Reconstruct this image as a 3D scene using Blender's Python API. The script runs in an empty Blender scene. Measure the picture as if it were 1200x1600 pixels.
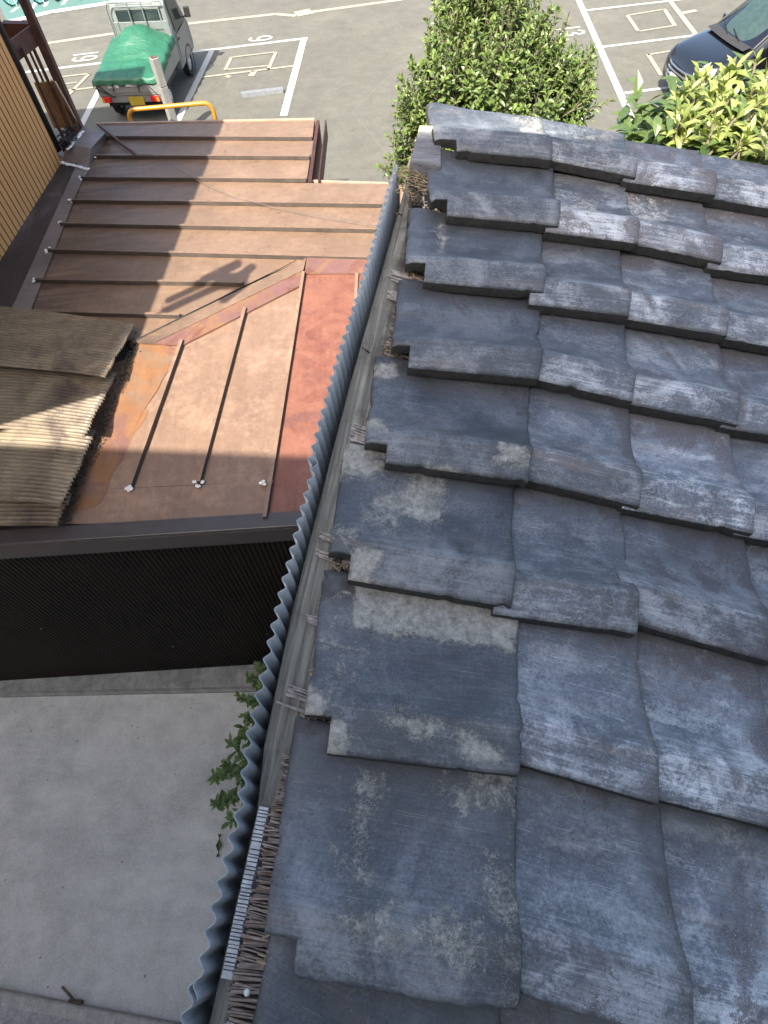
import bpy, bmesh, math, random
from mathutils import Vector as V, Matrix, noise
R = math.radians
random.seed(7)
sc = bpy.context.scene
COL = sc.collection

# ------------------------------------------------------------------ camera
F = 900.0                                   # focal length in photograph pixels (1200 x 1600)
_n = V((640-600, 1383-800, F)).normalized()  # straight down, in camera axes (x right, y down, z forward)
_up = -_n
_Y = (V((0,0,1)) - V((0,0,1)).dot(_up)*_up).normalized()
_X = _Y.cross(_up)
def ray(px, py):
    d = V((px-600, py-800, F))
    return V((_X.dot(d), _Y.dot(d), _up.dot(d)))
def proj(p):
    c = _X*p[0] + _Y*p[1] + _up*p[2]
    return (600+F*c.x/c.z, 800+F*c.y/c.z)
cam = bpy.data.cameras.new('camera'); cam_o = bpy.data.objects.new('camera', cam); COL.objects.link(cam_o)
cx = V((_X.x,_Y.x,_up.x)); cy = V((_X.y,_Y.y,_up.y)); cz = V((_X.z,_Y.z,_up.z))
m = Matrix.Identity(4)
for i in range(3):
    m[i][0] = cx[i]; m[i][1] = -cy[i]; m[i][2] = -cz[i]
cam_o.matrix_world = m
cam.sensor_fit = 'VERTICAL'; cam.sensor_height = 36.0; cam.lens = F/1600*36.0
cam.clip_start = 0.02; cam.clip_end = 2000
sc.camera = cam_o

# ------------------------------------------------------------------ sky and sun
SUN_EL, SUN_AZ = R(49), R(24)               # shadows run towards azimuth 24 deg right of +Y
SUN_DIR = V((math.sin(SUN_AZ)*math.cos(SUN_EL), math.cos(SUN_AZ)*math.cos(SUN_EL), -math.sin(SUN_EL)))
w = bpy.data.worlds.new('World'); sc.world = w; w.use_nodes = True
nt = w.node_tree; bg = nt.nodes['Background']
sky = nt.nodes.new('ShaderNodeTexSky'); sky.sky_type = 'NISHITA'; sky.sun_disc = False
sky.sun_elevation = SUN_EL; sky.sun_rotation = SUN_AZ + math.pi
sky.air_density = 1.2; sky.dust_density = 5.0; sky.ozone_density = 1.0
nt.links.new(sky.outputs[0], bg.inputs[0]); bg.inputs[1].default_value = 0.142
sun = bpy.data.lights.new('sun', 'SUN'); sun.energy = 5.0; sun.angle = R(0.5); sun.color = (1.0, 0.95, 0.87)
sun_o = bpy.data.objects.new('sun', sun); COL.objects.link(sun_o)
sun_o.rotation_euler = SUN_DIR.to_track_quat('-Z', 'Y').to_euler()
sc.view_settings.view_transform = 'Standard'; sc.view_settings.look = 'None'
sc.view_settings.exposure = 1.60; sc.view_settings.gamma = 1.0; sc.view_settings.use_curve_mapping = False
sc.cycles.max_bounces = 8; sc.cycles.diffuse_bounces = 4

# ------------------------------------------------------------------ helpers
GZ = -6.05                                   # ground level below the camera
def onz(px, py, z):
    d = ray(px, py); return d*(z/d.z)
def G(px, py, h=0.0): return onz(px, py, GZ+h)
def onplane(px, py, P0, n):
    d = ray(px, py); return d*(n.dot(P0)/n.dot(d))
def lift(p, z):                              # move a shadow point back along the sunlight to height z
    return p - SUN_DIR*((z-p.z)/-SUN_DIR.z)*1.0 if False else p + SUN_DIR*((p.z-z)/(-SUN_DIR.z))
class MB:
    def __init__(s): s.v=[]; s.f=[]; s.m=[]; s.uv={}
    def add(s, vs, fs, mi=0):
        o=len(s.v); s.v.extend([tuple(x) for x in vs]); s.f.extend([tuple(i+o for i in f) for f in fs]); s.m.extend([mi]*len(fs)); return o
    def box(s, c, size, rot=None, mi=0):
        x,y,z=[k/2 for k in size]
        vs=[V((a,b,d)) for a in(-x,x) for b in(-y,y) for d in(-z,z)]
        if rot is not None: vs=[rot@v for v in vs]
        vs=[v+V(c) for v in vs]
        s.add(vs,[(0,1,3,2),(4,6,7,5),(0,4,5,1),(2,3,7,6),(0,2,6,4),(1,5,7,3)],mi)
    def frame_box(s, o, a, b, c, mi=0):       # corner o and three edge vectors
        o=V(o)
        vs=[o+i*a+j*b+k*c for i in(0,1) for j in(0,1) for k in(0,1)]
        s.add(vs,[(0,1,3,2),(4,6,7,5),(0,4,5,1),(2,3,7,6),(0,2,6,4),(1,5,7,3)],mi)
    def tube(s, pts, r, n=8, mi=0, cap=True, taper=None):
        pts=[V(p) for p in pts]; rings=[]; prev=None
        for i,p in enumerate(pts):
            t=(pts[min(i+1,len(pts)-1)]-pts[max(i-1,0)]).normalized()
            ref=prev if prev is not None else (V((0,0,1)) if abs(t.z)<.9 else V((1,0,0)))
            a=(ref-ref.dot(t)*t).normalized(); prev=a; b=t.cross(a)
            rr=r if taper is None else r*taper[i]
            rings.append([p+a*math.cos(2*math.pi*k/n)*rr+b*math.sin(2*math.pi*k/n)*rr for k in range(n)])
        o=len(s.v)
        for g in rings: s.v.extend([tuple(x) for x in g])
        for i in range(len(pts)-1):
            for k in range(n):
                k2=(k+1)%n; s.f.append((o+i*n+k,o+i*n+k2,o+(i+1)*n+k2,o+(i+1)*n+k)); s.m.append(mi)
        if cap:
            s.f.append(tuple(o+k for k in range(n))[::-1]); s.m.append(mi)
            s.f.append(tuple(o+(len(pts)-1)*n+k for k in range(n))); s.m.append(mi)
    def lathe(s, c, axis, prof, n=20, mi=0):   # prof: (distance along axis, radius)
        c=V(c); t=V(axis).normalized(); ref=V((0,0,1)) if abs(t.z)<.9 else V((1,0,0))
        a=(ref-ref.dot(t)*t).normalized(); b=t.cross(a); o=len(s.v)
        for d,r in prof:
            for k in range(n):
                q=2*math.pi*k/n; s.v.append(tuple(c+t*d+a*math.cos(q)*r+b*math.sin(q)*r))
        for i in range(len(prof)-1):
            for k in range(n):
                k2=(k+1)%n; s.f.append((o+i*n+k,o+i*n+k2,o+(i+1)*n+k2,o+(i+1)*n+k)); s.m.append(mi)
    def prism(s, poly, d, mi=0):               # polygon (list of V) extruded by vector d
        n=len(poly); o=len(s.v); s.v.extend([tuple(p) for p in poly]); s.v.extend([tuple(V(p)+d) for p in poly])
        s.f.append(tuple(o+i for i in range(n))); s.f.append(tuple(o+n+i for i in range(n))[::-1]); s.m+= [mi,mi]
        for i in range(n):
            j=(i+1)%n; s.f.append((o+i,o+n+i,o+n+j,o+j)); s.m.append(mi)
    def patch(s, c00, c10, c11, c01, nx, ny, fn=None, thick=None, mi=0):
        o=len(s.v); 
        for j in range(ny+1):
            for i in range(nx+1):
                a=i/nx; b=j/ny
                p=(V(c00)*(1-a)+V(c10)*a)*(1-b)+(V(c01)*(1-a)+V(c11)*a)*b
                if fn: p=p+fn(a,b,p)
                s.v.append(tuple(p))
        for j in range(ny):
            for i in range(nx):
                q=o+j*(nx+1)+i; s.f.append((q,q+1,q+nx+2,q+nx+1)); s.m.append(mi)
    def build(s, name, mats, parent=None, smooth=False, loc=None, recalc=True):
        me=bpy.data.meshes.new(name); me.from_pydata(s.v,[],s.f)
        if not isinstance(mats,(list,tuple)): mats=[mats]
        for mt in mats: me.materials.append(mt)
        if len(mats)>1: me.polygons.foreach_set('material_index', s.m)
        if recalc:
            bm=bmesh.new(); bm.from_mesh(me); bmesh.ops.recalc_face_normals(bm, faces=bm.faces); bm.to_mesh(me); bm.free()
        if smooth: me.polygons.foreach_set('use_smooth',[True]*len(me.polygons))
        me.update()
        return link(name, me, parent, loc)
def link(name, me, parent=None, loc=None):
    o=bpy.data.objects.new(name, me); COL.objects.link(o)
    if parent is not None: o.parent=parent
    if loc is not None: o.location=loc
    return o
def empty(name, loc=(0,0,0), rz=0):
    o=bpy.data.objects.new(name,None); COL.objects.link(o); o.location=loc; o.rotation_euler=(0,0,rz); o.empty_display_size=.2; return o
def tag(o, label=None, cat=None, group=None, kind=None):
    if label: o['label']=label
    if cat: o['category']=cat
    if group: o['group']=group
    if kind: o['kind']=kind
    return o
def autosmooth(o, ang=40):
    me=o.data
    me.polygons.foreach_set('use_smooth',[True]*len(me.polygons))
    me.set_sharp_from_angle(angle=R(ang))
    return o
def bevel(o, wd=.01, seg=2):
    md=o.modifiers.new('b','BEVEL'); md.width=wd; md.segments=seg; md.limit_method='ANGLE'; md.angle_limit=R(35); return o
def rnd(a,b): return random.uniform(a,b)
def nz(p, s=1.0): return noise.noise(V(p)*s)

# lattice of the tiled roof: column direction U_ (down the slope), row direction V_
O_=V((.0629650,-.3922697,-1.1620912)); U_=V((.2391368,-.0633319,-.0360925)); V_=V((.0664766,.2835166,.0279579)); Q_=V((.00041420,-.00444189,.0027085))
N_=U_.cross(V_).normalized()
def S(c,r): return O_+U_*c+V_*r+Q_*(r-4.5)**2
def cr(px,py,c,r,h=0):                       # photograph point -> lattice coordinates near (c, r)
    P0=S(c,r)+N_*h; tv=V_+Q_*2*(r-4.5); n=U_.cross(tv); p=onplane(px,py,P0,n)-P0
    a=U_.dot(U_); b_=U_.dot(tv); d=tv.dot(tv); e=p.dot(U_); f=p.dot(tv); det=a*d-b_*b_
    return c+(e*d-f*b_)/det, r+(a*f-b_*e)/det
SHADE_PT=S(*cr(760,197,.2,8.6))-N_*.03
# ------------------------------------------------------------------ materials
class NT:
    def __init__(s, name):
        s.mat=bpy.data.materials.new(name); s.mat.use_nodes=True; s.t=s.mat.node_tree; s.b=s.t.nodes['Principled BSDF']
    def n(s, ty, **kw):
        x=s.t.nodes.new(ty)
        for k,v in kw.items():
            if hasattr(x,k): setattr(x,k,v)
            else: x.inputs[k.replace('_',' ')].default_value=v
        return x
    def l(s,a,b): s.t.links.new(a,b)
    def coord(s, scale=(1,1,1), kind='Object', rand=False):
        tc=s.n('ShaderNodeTexCoord'); mp=s.n('ShaderNodeMapping'); mp.inputs['Scale'].default_value=scale
        s.l(tc.outputs[kind], mp.inputs['Vector']); out=mp.outputs[0]
        if rand:
            oi=s.n('ShaderNodeObjectInfo'); ad=s.n('ShaderNodeVectorMath', operation='ADD'); mu=s.n('ShaderNodeMath', operation='MULTIPLY'); mu.inputs[1].default_value=37.0
            s.l(oi.outputs['Random'],mu.inputs[0]); s.l(out,ad.inputs[0]); s.l(mu.outputs[0],ad.inputs[1]); out=ad.outputs[0]
        return out
    def noise(s, co, scale, detail=6, rough=.6, dist=0.0):
        x=s.n('ShaderNodeTexNoise'); x.inputs['Scale'].default_value=scale; x.inputs['Detail'].default_value=detail
        x.inputs['Roughness'].default_value=rough; x.inputs['Distortion'].default_value=dist; s.l(co,x.inputs['Vector']); return x.outputs['Fac']
    def ramp(s, fac, stops):
        x=s.n('ShaderNodeValToRGB'); e=x.color_ramp.elements
        while len(e)<len(stops): e.new(.5)
        for k,(p,c) in enumerate(stops):
            e[k].position=p; e[k].color=(c if len(c)==4 else (*c,1)) if isinstance(c,(tuple,list)) else (c,c,c,1)
        s.l(fac,x.inputs[0]); return x.outputs[0]
    def mix(s, fac, a, b, mode='MIX'):
        x=s.n('ShaderNodeMix', data_type='RGBA', blend_type=mode)
        for sock,val in ((x.inputs[0],fac),(x.inputs[6],a),(x.inputs[7],b)):
            if isinstance(val,(int,float)): sock.default_value=val
            elif isinstance(val,(tuple,list)): sock.default_value=(*val[:3],1)
            else: s.l(val,sock)
        return x.outputs[2]
    def math(s, op, a, b=None, clamp=False):
        x=s.n('ShaderNodeMath', operation=op); x.use_clamp=clamp
        for k,val in enumerate((a,b)):
            if val is None: continue
            if isinstance(val,(int,float)): x.inputs[k].default_value=val
            else: s.l(val,x.inputs[k])
        return x.outputs[0]
    def bump(s, h, strength=.3, dist=.01, prev=None):
        x=s.n('ShaderNodeBump'); x.inputs['Strength'].default_value=strength; x.inputs['Distance'].default_value=dist; s.l(h,x.inputs['Height'])
        if prev is not None: s.l(prev,x.inputs['Normal'])
        s.l(x.outputs[0],s.b.inputs['Normal']); return x.outputs[0]
    def color(s,c):
        if isinstance(c,(tuple,list)): s.b.inputs['Base Color'].default_value=(*c[:3],1)
        else: s.l(c,s.b.inputs['Base Color'])
    def set(s,**k):
        for a,v in k.items():
            i=s.b.inputs[a.replace('_',' ')]
            if isinstance(v,(int,float,tuple)): i.default_value=v
            else: s.l(v,i)
        return s.mat
def simple(name, c, rough=.6, metal=0.0, var=.18, sc_=8.0, spec=.5, rand=False):
    t=NT(name); co=t.coord(rand=rand); f=t.noise(co,sc_,5); 
    c0=tuple(x*(1-var) for x in c); c1=tuple(min(1,x*(1+var)) for x in c)
    t.color(t.ramp(f,[(.3,c0),(.7,c1)])); t.set(Roughness=rough, Metallic=metal); t.b.inputs['Specular IOR Level'].default_value=spec
    return t.mat

def m_tile():
    t=NT('smoked_clay_tile'); co=t.coord(rand=True); oi=t.n('ShaderNodeObjectInfo')
    sep=t.n('ShaderNodeSeparateColor'); t.l(oi.outputs['Color'],sep.inputs[0])
    BR,DK,WH=sep.outputs[0],sep.outputs[1],sep.outputs[2]
    att=t.n('ShaderNodeAttribute'); att.attribute_name='stain'
    uvm=t.n('ShaderNodeUVMap'); su=t.n('ShaderNodeSeparateXYZ'); t.l(uvm.outputs[0],su.inputs[0])
    def uvn(sx,sy,scale,det=7,rough=.7,dist=.3):
        mp=t.n('ShaderNodeMapping'); mp.inputs['Scale'].default_value=(sx,sy,1); t.l(uvm.outputs[0],mp.inputs[0]); ad=t.n('ShaderNodeVectorMath',operation='ADD')
        t.l(mp.outputs[0],ad.inputs[0]); t.l(t.math('MULTIPLY',oi.outputs['Random'],51.0),ad.inputs[1]); return t.noise(ad.outputs[0],scale,det,rough,dist)
    S2=lambda x,k: t.math('MULTIPLY',t.math('SUBTRACT',x,.5),k)
    big=t.noise(co,4.2,6,.6,.8); mid=t.noise(co,24,9,.74,.4); fine=t.noise(co,170,7,.8); grit=t.noise(co,520,4,.8)
    brush=uvn(5,130,1.0,6,.7,.15); brush2=uvn(2,34,1.0,7,.72,.3)
    base=t.ramp(t.math('ADD',big,t.math('ADD',S2(mid,.45),S2(fine,.40))),[(.26,(.031,.034,.040)),(.5,(.076,.083,.096)),(.74,(.165,.175,.190))])
    base=t.mix(.55,base,t.ramp(brush,[(.28,(.22,.22,.22)),(.72,(.78,.78,.78))]),'OVERLAY')
    base=t.mix(.55,base,t.ramp(fine,[(.25,(.20,.20,.20)),(.75,(.80,.80,.80))]),'OVERLAY')
    base=t.mix(.5,base,t.ramp(grit,[(.25,(.25,.25,.25)),(.75,(.75,.75,.75))]),'OVERLAY')
    hz=uvn(.7,6.0,1.2,5,.6,.5); base=t.mix(t.ramp(hz,[(.56,0.0),(.68,.55)]),base,(.12,.096,.084))
    # sky highlights and wear painted pale on lip and roll, brushed along its length
    lip=t.ramp(su.outputs[1],[(.0,.80),(.04,1.0),(.25,.95),(.34,.55),(.48,.16),(.7,.05),(1.0,.0)])
    lf=t.math('ADD',t.math('ADD',S2(brush2,2.2),S2(mid,1.6)),t.math('ADD',S2(fine,1.3),t.math('ADD',S2(big,3.0),.10)),True)
    base=t.mix(t.math('MULTIPLY',t.math('MULTIPLY',lip,lf),t.math('ADD',.12,t.math('MULTIPLY',WH,1.7)),True),base,(.47,.485,.50))
    # pale clouds in the trough of the more weathered tiles
    cl=t.math('ADD',uvn(1.6,4.5,1.5,8,.7,.5),t.math('ADD',S2(fine,.45),S2(mid,.35)))
    base=t.mix(t.math('MULTIPLY',t.ramp(cl,[(.50,0.0),(.70,.85)]),WH),base,(.34,.345,.335))
    st=t.math('ADD',uvn(2.5,150,1.0,5,.7,.15),S2(mid,.35)); base=t.mix(t.ramp(st,[(.62,0.0),(.68,.40)]),base,(.42,.43,.44))
    # purple brown patches where the smoked skin has gone: gritty rims, most often in the corners and along the laps
    cor=t.math('ADD',t.ramp(su.outputs[0],[(.0,.07),(.12,.0),(.74,.0),(1.0,.13)]),t.ramp(su.outputs[1],[(.0,.04),(.06,.0),(.70,.0),(1.0,.10)]))
    pat=t.math('ADD',t.math('ADD',t.noise(co,4.2,8,.6,.5),cor),t.math('ADD',S2(mid,.30),t.math('ADD',S2(fine,.42),S2(grit,.25))))
    th=t.math('SUBTRACT',.765,t.math('MULTIPLY',DK,.33))
    pm=t.math('MULTIPLY',t.math('SUBTRACT',pat,th),15.0,True)
    pcol=t.mix(t.ramp(t.noise(co,320,6,.85),[(.46,0.0),(.68,.8)]),(.034,.028,.031),(.15,.14,.145))
    base=t.mix(t.math('MULTIPLY',pm,.88),base,pcol)
    # speckled lime / lichen
    wn=t.math('ADD',t.noise(co,8,10,.75,.2),t.math('ADD',S2(t.noise(co,110,7,.85),.45),S2(grit,.2)))
    wt=t.math('SUBTRACT',.82,t.math('MULTIPLY',WH,.34))
    wm=t.math('MULTIPLY',t.math('SUBTRACT',wn,wt),7.0,True)
    base=t.mix(t.math('MULTIPLY',wm,.7),base,(.43,.41,.37))
    fl=t.n('ShaderNodeTexVoronoi'); fl.inputs['Scale'].default_value=150; t.l(co,fl.inputs[0])
    fm=t.math('MULTIPLY',t.math('LESS_THAN',fl.outputs['Distance'],.10),t.ramp(t.noise(co,9,4),[(.46,0.0),(.60,1.0)]))
    base=t.mix(t.math('MULTIPLY',fm,.65),base,(.50,.48,.44))
    pv=t.n('ShaderNodeTexVoronoi'); pv.inputs['Scale'].default_value=85; t.l(co,pv.inputs[0])
    pit=t.math('MULTIPLY',t.math('LESS_THAN',pv.outputs['Distance'],.12),t.ramp(t.noise(co,13,4),[(.52,0.0),(.62,1.0)]))
    base=t.mix(t.math('MULTIPLY',pit,.8),base,(.03,.028,.028))
    # hairline crazing
    cr_=t.n('ShaderNodeTexVoronoi',feature='DISTANCE_TO_EDGE'); cr_.inputs['Scale'].default_value=26
    dco=t.n('ShaderNodeVectorMath',operation='ADD'); nn=t.n('ShaderNodeTexNoise'); nn.inputs['Scale'].default_value=18; t.l(co,nn.inputs[0])
    sc2=t.n('ShaderNodeVectorMath',operation='SCALE'); sc2.inputs['Scale'].default_value=.06; t.l(nn.outputs['Color'],sc2.inputs[0]); t.l(co,dco.inputs[0]); t.l(sc2.outputs[0],dco.inputs[1]); t.l(dco.outputs[0],cr_.inputs[0])
    cm=t.math('MULTIPLY',t.math('LESS_THAN',cr_.outputs['Distance'],.012),t.ramp(t.noise(co,5.0,4),[(.57,0.0),(.63,1.0)]))
    base=t.mix(t.math('MULTIPLY',cm,.42),base,(.34,.31,.27))
    # dirt washed against the course above and along the side laps
    dl=t.ramp(su.outputs[1],[(.80,0.0),(.96,.85),(1.0,1.0)]); ds=t.ramp(su.outputs[0],[(.0,.0),(.90,.0),(1.0,.55)])
    dm=t.math('MULTIPLY',t.math('MAXIMUM',dl,ds),t.ramp(t.math('ADD',mid,S2(fine,.5)),[(.36,.15),(.62,1.0)]))
    base=t.mix(t.math('MULTIPLY',dm,.75),base,(.042,.038,.032))
    # lime patch with its own outline
    amt=t.math('SUBTRACT',t.math('ADD',t.math('MULTIPLY',att.outputs['Fac'],1.35),t.math('ADD',S2(t.noise(co,19,10,.8,.9),2.8),t.math('ADD',S2(t.noise(co,130,6,.85),1.7),S2(grit,.8)))),.62)
    am=t.math('MULTIPLY',t.math('MULTIPLY',amt,2.6,True),t.ramp(t.noise(co,75,8,.85),[(.30,.5),(.55,1.0)]))
    limec=t.mix(t.ramp(t.noise(co,45,9,.85),[(.36,0.0),(.62,1.0)]),(.16,.145,.118),(.56,.53,.455))
    base=t.mix(am,base,limec)
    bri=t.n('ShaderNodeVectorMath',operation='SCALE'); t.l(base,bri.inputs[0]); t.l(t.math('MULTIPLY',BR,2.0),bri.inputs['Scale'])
    t.color(bri.outputs[0])
    ro=t.math('ADD',.27,t.math('ADD',t.math('MULTIPLY',mid,.28),t.math('ADD',t.math('MULTIPLY',pm,.25),t.math('MULTIPLY',wm,.2))))
    t.set(Roughness=ro); t.b.inputs['Specular IOR Level'].default_value=.65
    hs_=t.math('ADD',t.math('MULTIPLY',fine,.7),t.math('ADD',t.math('MULTIPLY',mid,1.0),t.math('ADD',t.math('MULTIPLY',wm,.4),t.math('ADD',t.math('MULTIPLY',am,.5),t.math('MULTIPLY',pit,-.9)))))
    t.bump(hs_,.5,.0035)
    return t.mat
M={}
M['tile']=m_tile()
M['tile_edge']=simple('tile_dark_edge',(.028,.027,.025),.9,var=.5,sc_=60)

def m_ground(name, c, patch=.25, agg=.3, tint=(1,.99,.93), crack=True, rough=.85):
    t=NT(name); co=t.coord()
    a=t.noise(co,.35,6,.6,.4); b=t.noise(co,3.2,6,.65); g=t.noise(co,85,3,.8); g2=t.noise(co,30,4,.8)
    base=t.ramp(a,[(.3,tuple(x*(1-patch) for x in c)),(.7,tuple(x*(1+patch*.5) for x in c))])
    base=t.mix(.35,base,t.ramp(b,[(.3,(.3,.3,.3)),(.7,(.7,.69,.66))]),'OVERLAY')
    base=t.mix(agg*1.6,base,t.ramp(g,[(.3,(.2,.2,.2)),(.7,(.8,.8,.78))]),'OVERLAY')
    base=t.mix(agg,base,t.ramp(g2,[(.35,(.3,.3,.3)),(.7,(.72,.72,.7))]),'OVERLAY')
    if crack:
        v=t.n('ShaderNodeTexVoronoi',feature='DISTANCE_TO_EDGE'); v.inputs['Scale'].default_value=.16; t.l(t.coord(),v.inputs[0])
        base=t.mix(t.math('MULTIPLY',t.math('LESS_THAN',v.outputs['Distance'],.0022),.45),base,(.1,.1,.095))
    oil=t.noise(t.coord((.6,.22,1)),1.1,7,.65,.5); base=t.mix(t.ramp(oil,[(.58,0.0),(.72,.30)]),base,tuple(x*.45 for x in c))
    pa=t.noise(t.coord((.5,.5,1)),.8,5,.6,1.0); base=t.mix(t.ramp(pa,[(.56,0.0),(.60,.22)]),base,tuple(min(1,x*1.45) for x in c))
    t.color(base); t.set(Roughness=rough); t.bump(g,.25,.004); return t.mat
M['asphalt']=m_ground('pale_worn_asphalt',(.086,.082,.067),.14,.32)
M['road']=m_ground('road_asphalt',(.080,.076,.064),.14,.28)
M['alley']=None
def m_alley():
    t=NT('alley_concrete'); co=t.coord()
    a=t.noise(co,.9,7,.6,.6); b=t.noise(co,5,7,.7); g=t.noise(co,110,3,.8)
    base=t.ramp(a,[(.28,(.53,.53,.505)),(.55,(.62,.615,.58)),(.75,(.68,.67,.63))])
    base=t.mix(.55,base,t.ramp(b,[(.3,(.30,.30,.31)),(.7,(.70,.70,.68))]),'OVERLAY')
    wtr=t.noise(t.coord((.5,1.5,1)),1.3,9,.7,1.2); base=t.mix(t.ramp(wtr,[(.50,0.0),(.68,.38)]),base,(.33,.335,.335))
    base=t.mix(.6,base,t.ramp(g,[(.3,(.25,.25,.25)),(.7,(.75,.75,.75))]),'OVERLAY')
    # rusty spots and wet looking stains
    v=t.n('ShaderNodeTexVoronoi'); v.inputs['Scale'].default_value=5.5; t.l(co,v.inputs[0])
    sp=t.math('MULTIPLY',t.math('LESS_THAN',v.outputs['Distance'],.05),t.math('LESS_THAN',t.noise(co,2.3,2),.47))
    base=t.mix(t.math('MULTIPLY',sp,.75),base,(.09,.06,.05))
    s2=t.noise(t.coord((1,1.6,1)),1.7,6,.55,.8); base=t.mix(t.ramp(s2,[(.62,0.0),(.72,.16)]),base,(.25,.25,.245))
    fl=t.n('ShaderNodeTexVoronoi'); fl.inputs['Scale'].default_value=42; t.l(co,fl.inputs[0]); base=t.mix(t.math('MULTIPLY',t.math('LESS_THAN',fl.outputs['Distance'],.09),t.ramp(t.noise(co,1.8,3),[(.45,0.0),(.6,.6)])),base,(.22,.21,.2))
    t.color(base); t.set(Roughness=.8); t.bump(g,.3,.003); return t.mat
M['alley']=m_alley()
def m_concrete(name,c,var=.35,sc_=4.0):
    t=NT(name); co=t.coord(); a=t.noise(co,sc_,8,.7,.6); g=t.noise(co,90,4,.8); s=t.noise(t.coord((9,1.2,1)),2.2,6,.7)
    base=t.ramp(a,[(.3,tuple(x*(1-var) for x in c)),(.7,tuple(x*(1+var) for x in c))])
    base=t.mix(.4,base,t.ramp(s,[(.3,(.3,.3,.3)),(.7,(.7,.7,.68))]),'OVERLAY')
    base=t.mix(.45,base,t.ramp(g,[(.3,(.25,.25,.25)),(.7,(.75,.75,.74))]),'OVERLAY')
    t.color(base); t.set(Roughness=.85); t.bump(t.math('ADD',a,t.math('MULTIPLY',g,.4)),.4,.006); return t.mat
M['concrete']=m_concrete('old_concrete',(.27,.27,.255),.4,5)
M['concrete_pale']=m_concrete('pale_concrete',(.42,.415,.39),.25,20)
M['render']=simple('cream_house_render',(.76,.74,.68),.85,var=.08,sc_=30)  # bright so the unseen house walls bounce light into the shade
M['dark_tile']=simple('house_roof_tiles',(.12,.12,.13),.7)
def m_paint(name,c,wear=.5):
    t=NT(name); co=t.coord(); a=t.noise(co,22,9,.8); b=t.noise(co,1.5,5)
    f=t.math('ADD',a,t.math('MULTIPLY',t.math('SUBTRACT',b,.5),.9))
    t.color(t.ramp(f,[(.24,(.17,.165,.145)),(.34,tuple(x*.92 for x in c)),(.7,c)])); t.set(Roughness=.7); return t.mat
M['line_white']=m_paint('white_road_paint',(.34,.34,.32))
M['line_cream']=m_paint('cream_tape',(.245,.225,.165))
M['teal_ground']=m_paint('teal_ground_paint',(.06,.125,.11))

def m_roof(name, light, dark, spots=True, streak=(1,12,1), rust=0.0, dirt=False, chalk=.0, alt=None):
    t=NT(name); co=t.coord(); ge=t.n('ShaderNodeTexCoord'); gx=t.n('ShaderNodeSeparateXYZ'); t.l(ge.outputs['Generated'],gx.inputs[0])
    a=t.noise(co,1.3,7,.62,.6); b=t.noise(t.coord(streak),1.6,8,.72); g=t.noise(co,42,8,.78); h=t.noise(co,9,9,.72,.3)
    base=t.ramp(a,[(.3,dark),(.62,light)])
    if alt:
        a2=t.math('ADD',t.noise(co,2.1,9,.68,1.1),t.math('MULTIPLY',t.math('SUBTRACT',h,.5),.25))
        base=t.mix(t.ramp(a2,[(.42,0.0),(.53,1.0)]),base,alt[0]); a3=t.noise(co,3.3,8,.66,.9); base=t.mix(t.ramp(a3,[(.55,0.0),(.63,.85)]),base,alt[1])
    base=t.mix(.3,base,t.ramp(b,[(.3,(.32,.30,.30)),(.7,(.68,.68,.68))]),'OVERLAY')
    base=t.mix(.28,base,t.ramp(g,[(.3,(.3,.3,.3)),(.7,(.72,.71,.7))]),'OVERLAY')
    base=t.mix(.28,base,t.ramp(h,[(.3,(.3,.3,.3)),(.7,(.7,.7,.7))]),'OVERLAY')
    if chalk:
        ch=t.math('ADD',t.noise(co,17,9,.8),t.math('MULTIPLY',t.math('SUBTRACT',t.noise(co,2.5,4),.5),.7))
        base=t.mix(t.ramp(ch,[(.46,0.0),(.70,chalk)]),base,tuple(min(1,x*1.55+.02) for x in light))
    if spots:
        sp=t.noise(co,15,6,.55); msk=t.ramp(t.noise(co,2.2,4),[(.45,0.0),(.6,1.0)])
        base=t.mix(t.math('MULTIPLY',t.ramp(sp,[(.60,0.0),(.66,.75)]),msk),base,(.10,.052,.032))
        sp2=t.noise(t.coord((.8,1.9,1)),2.4,9,.7,.4); base=t.mix(t.ramp(sp2,[(.66,0.0),(.70,.7)]),base,(.155,.062,.036))
        v=t.n('ShaderNodeTexVoronoi'); v.inputs['Scale'].default_value=16; t.l(co,v.inputs[0]); base=t.mix(t.math('MULTIPLY',t.math('LESS_THAN',v.outputs['Distance'],.085),.7),base,(.05,.035,.03))
    if rust:
        r1=t.noise(co,3.0,8,.7,.5); base=t.mix(t.ramp(r1,[(.60,0.0),(.72,rust)]),base,(.13,.05,.028))
    if dirt:  # gutter dirt plus painted shade, darker towards the panel's left end
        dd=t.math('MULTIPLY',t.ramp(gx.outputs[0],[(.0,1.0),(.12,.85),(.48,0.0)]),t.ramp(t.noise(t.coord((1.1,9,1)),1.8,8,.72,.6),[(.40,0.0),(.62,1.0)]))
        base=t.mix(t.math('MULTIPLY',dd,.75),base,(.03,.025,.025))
    t.color(base); t.set(Roughness=.5); t.bump(t.math('ADD',g,h),.10,.003); return t.mat
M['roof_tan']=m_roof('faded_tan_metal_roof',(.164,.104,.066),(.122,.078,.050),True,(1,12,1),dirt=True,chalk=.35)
M['roof_low']=m_roof('chalky_tan_metal_roof',(.182,.114,.076),(.148,.092,.061),False,(12,1,1),chalk=.6)
M['roof_red']=m_roof('faded_red_metal_roof',(.150,.056,.034),(.112,.040,.026),False,(16,1,1),.35,chalk=.30,alt=((.165,.068,.041),(.11,.045,.036)))
M['hip_metal']=m_roof('patchy_orange_hip_flashing',(.185,.100,.047),(.14,.07,.038),False,(1,1,1),.3,alt=((.135,.068,.058),(.115,.043,.026)))
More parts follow.
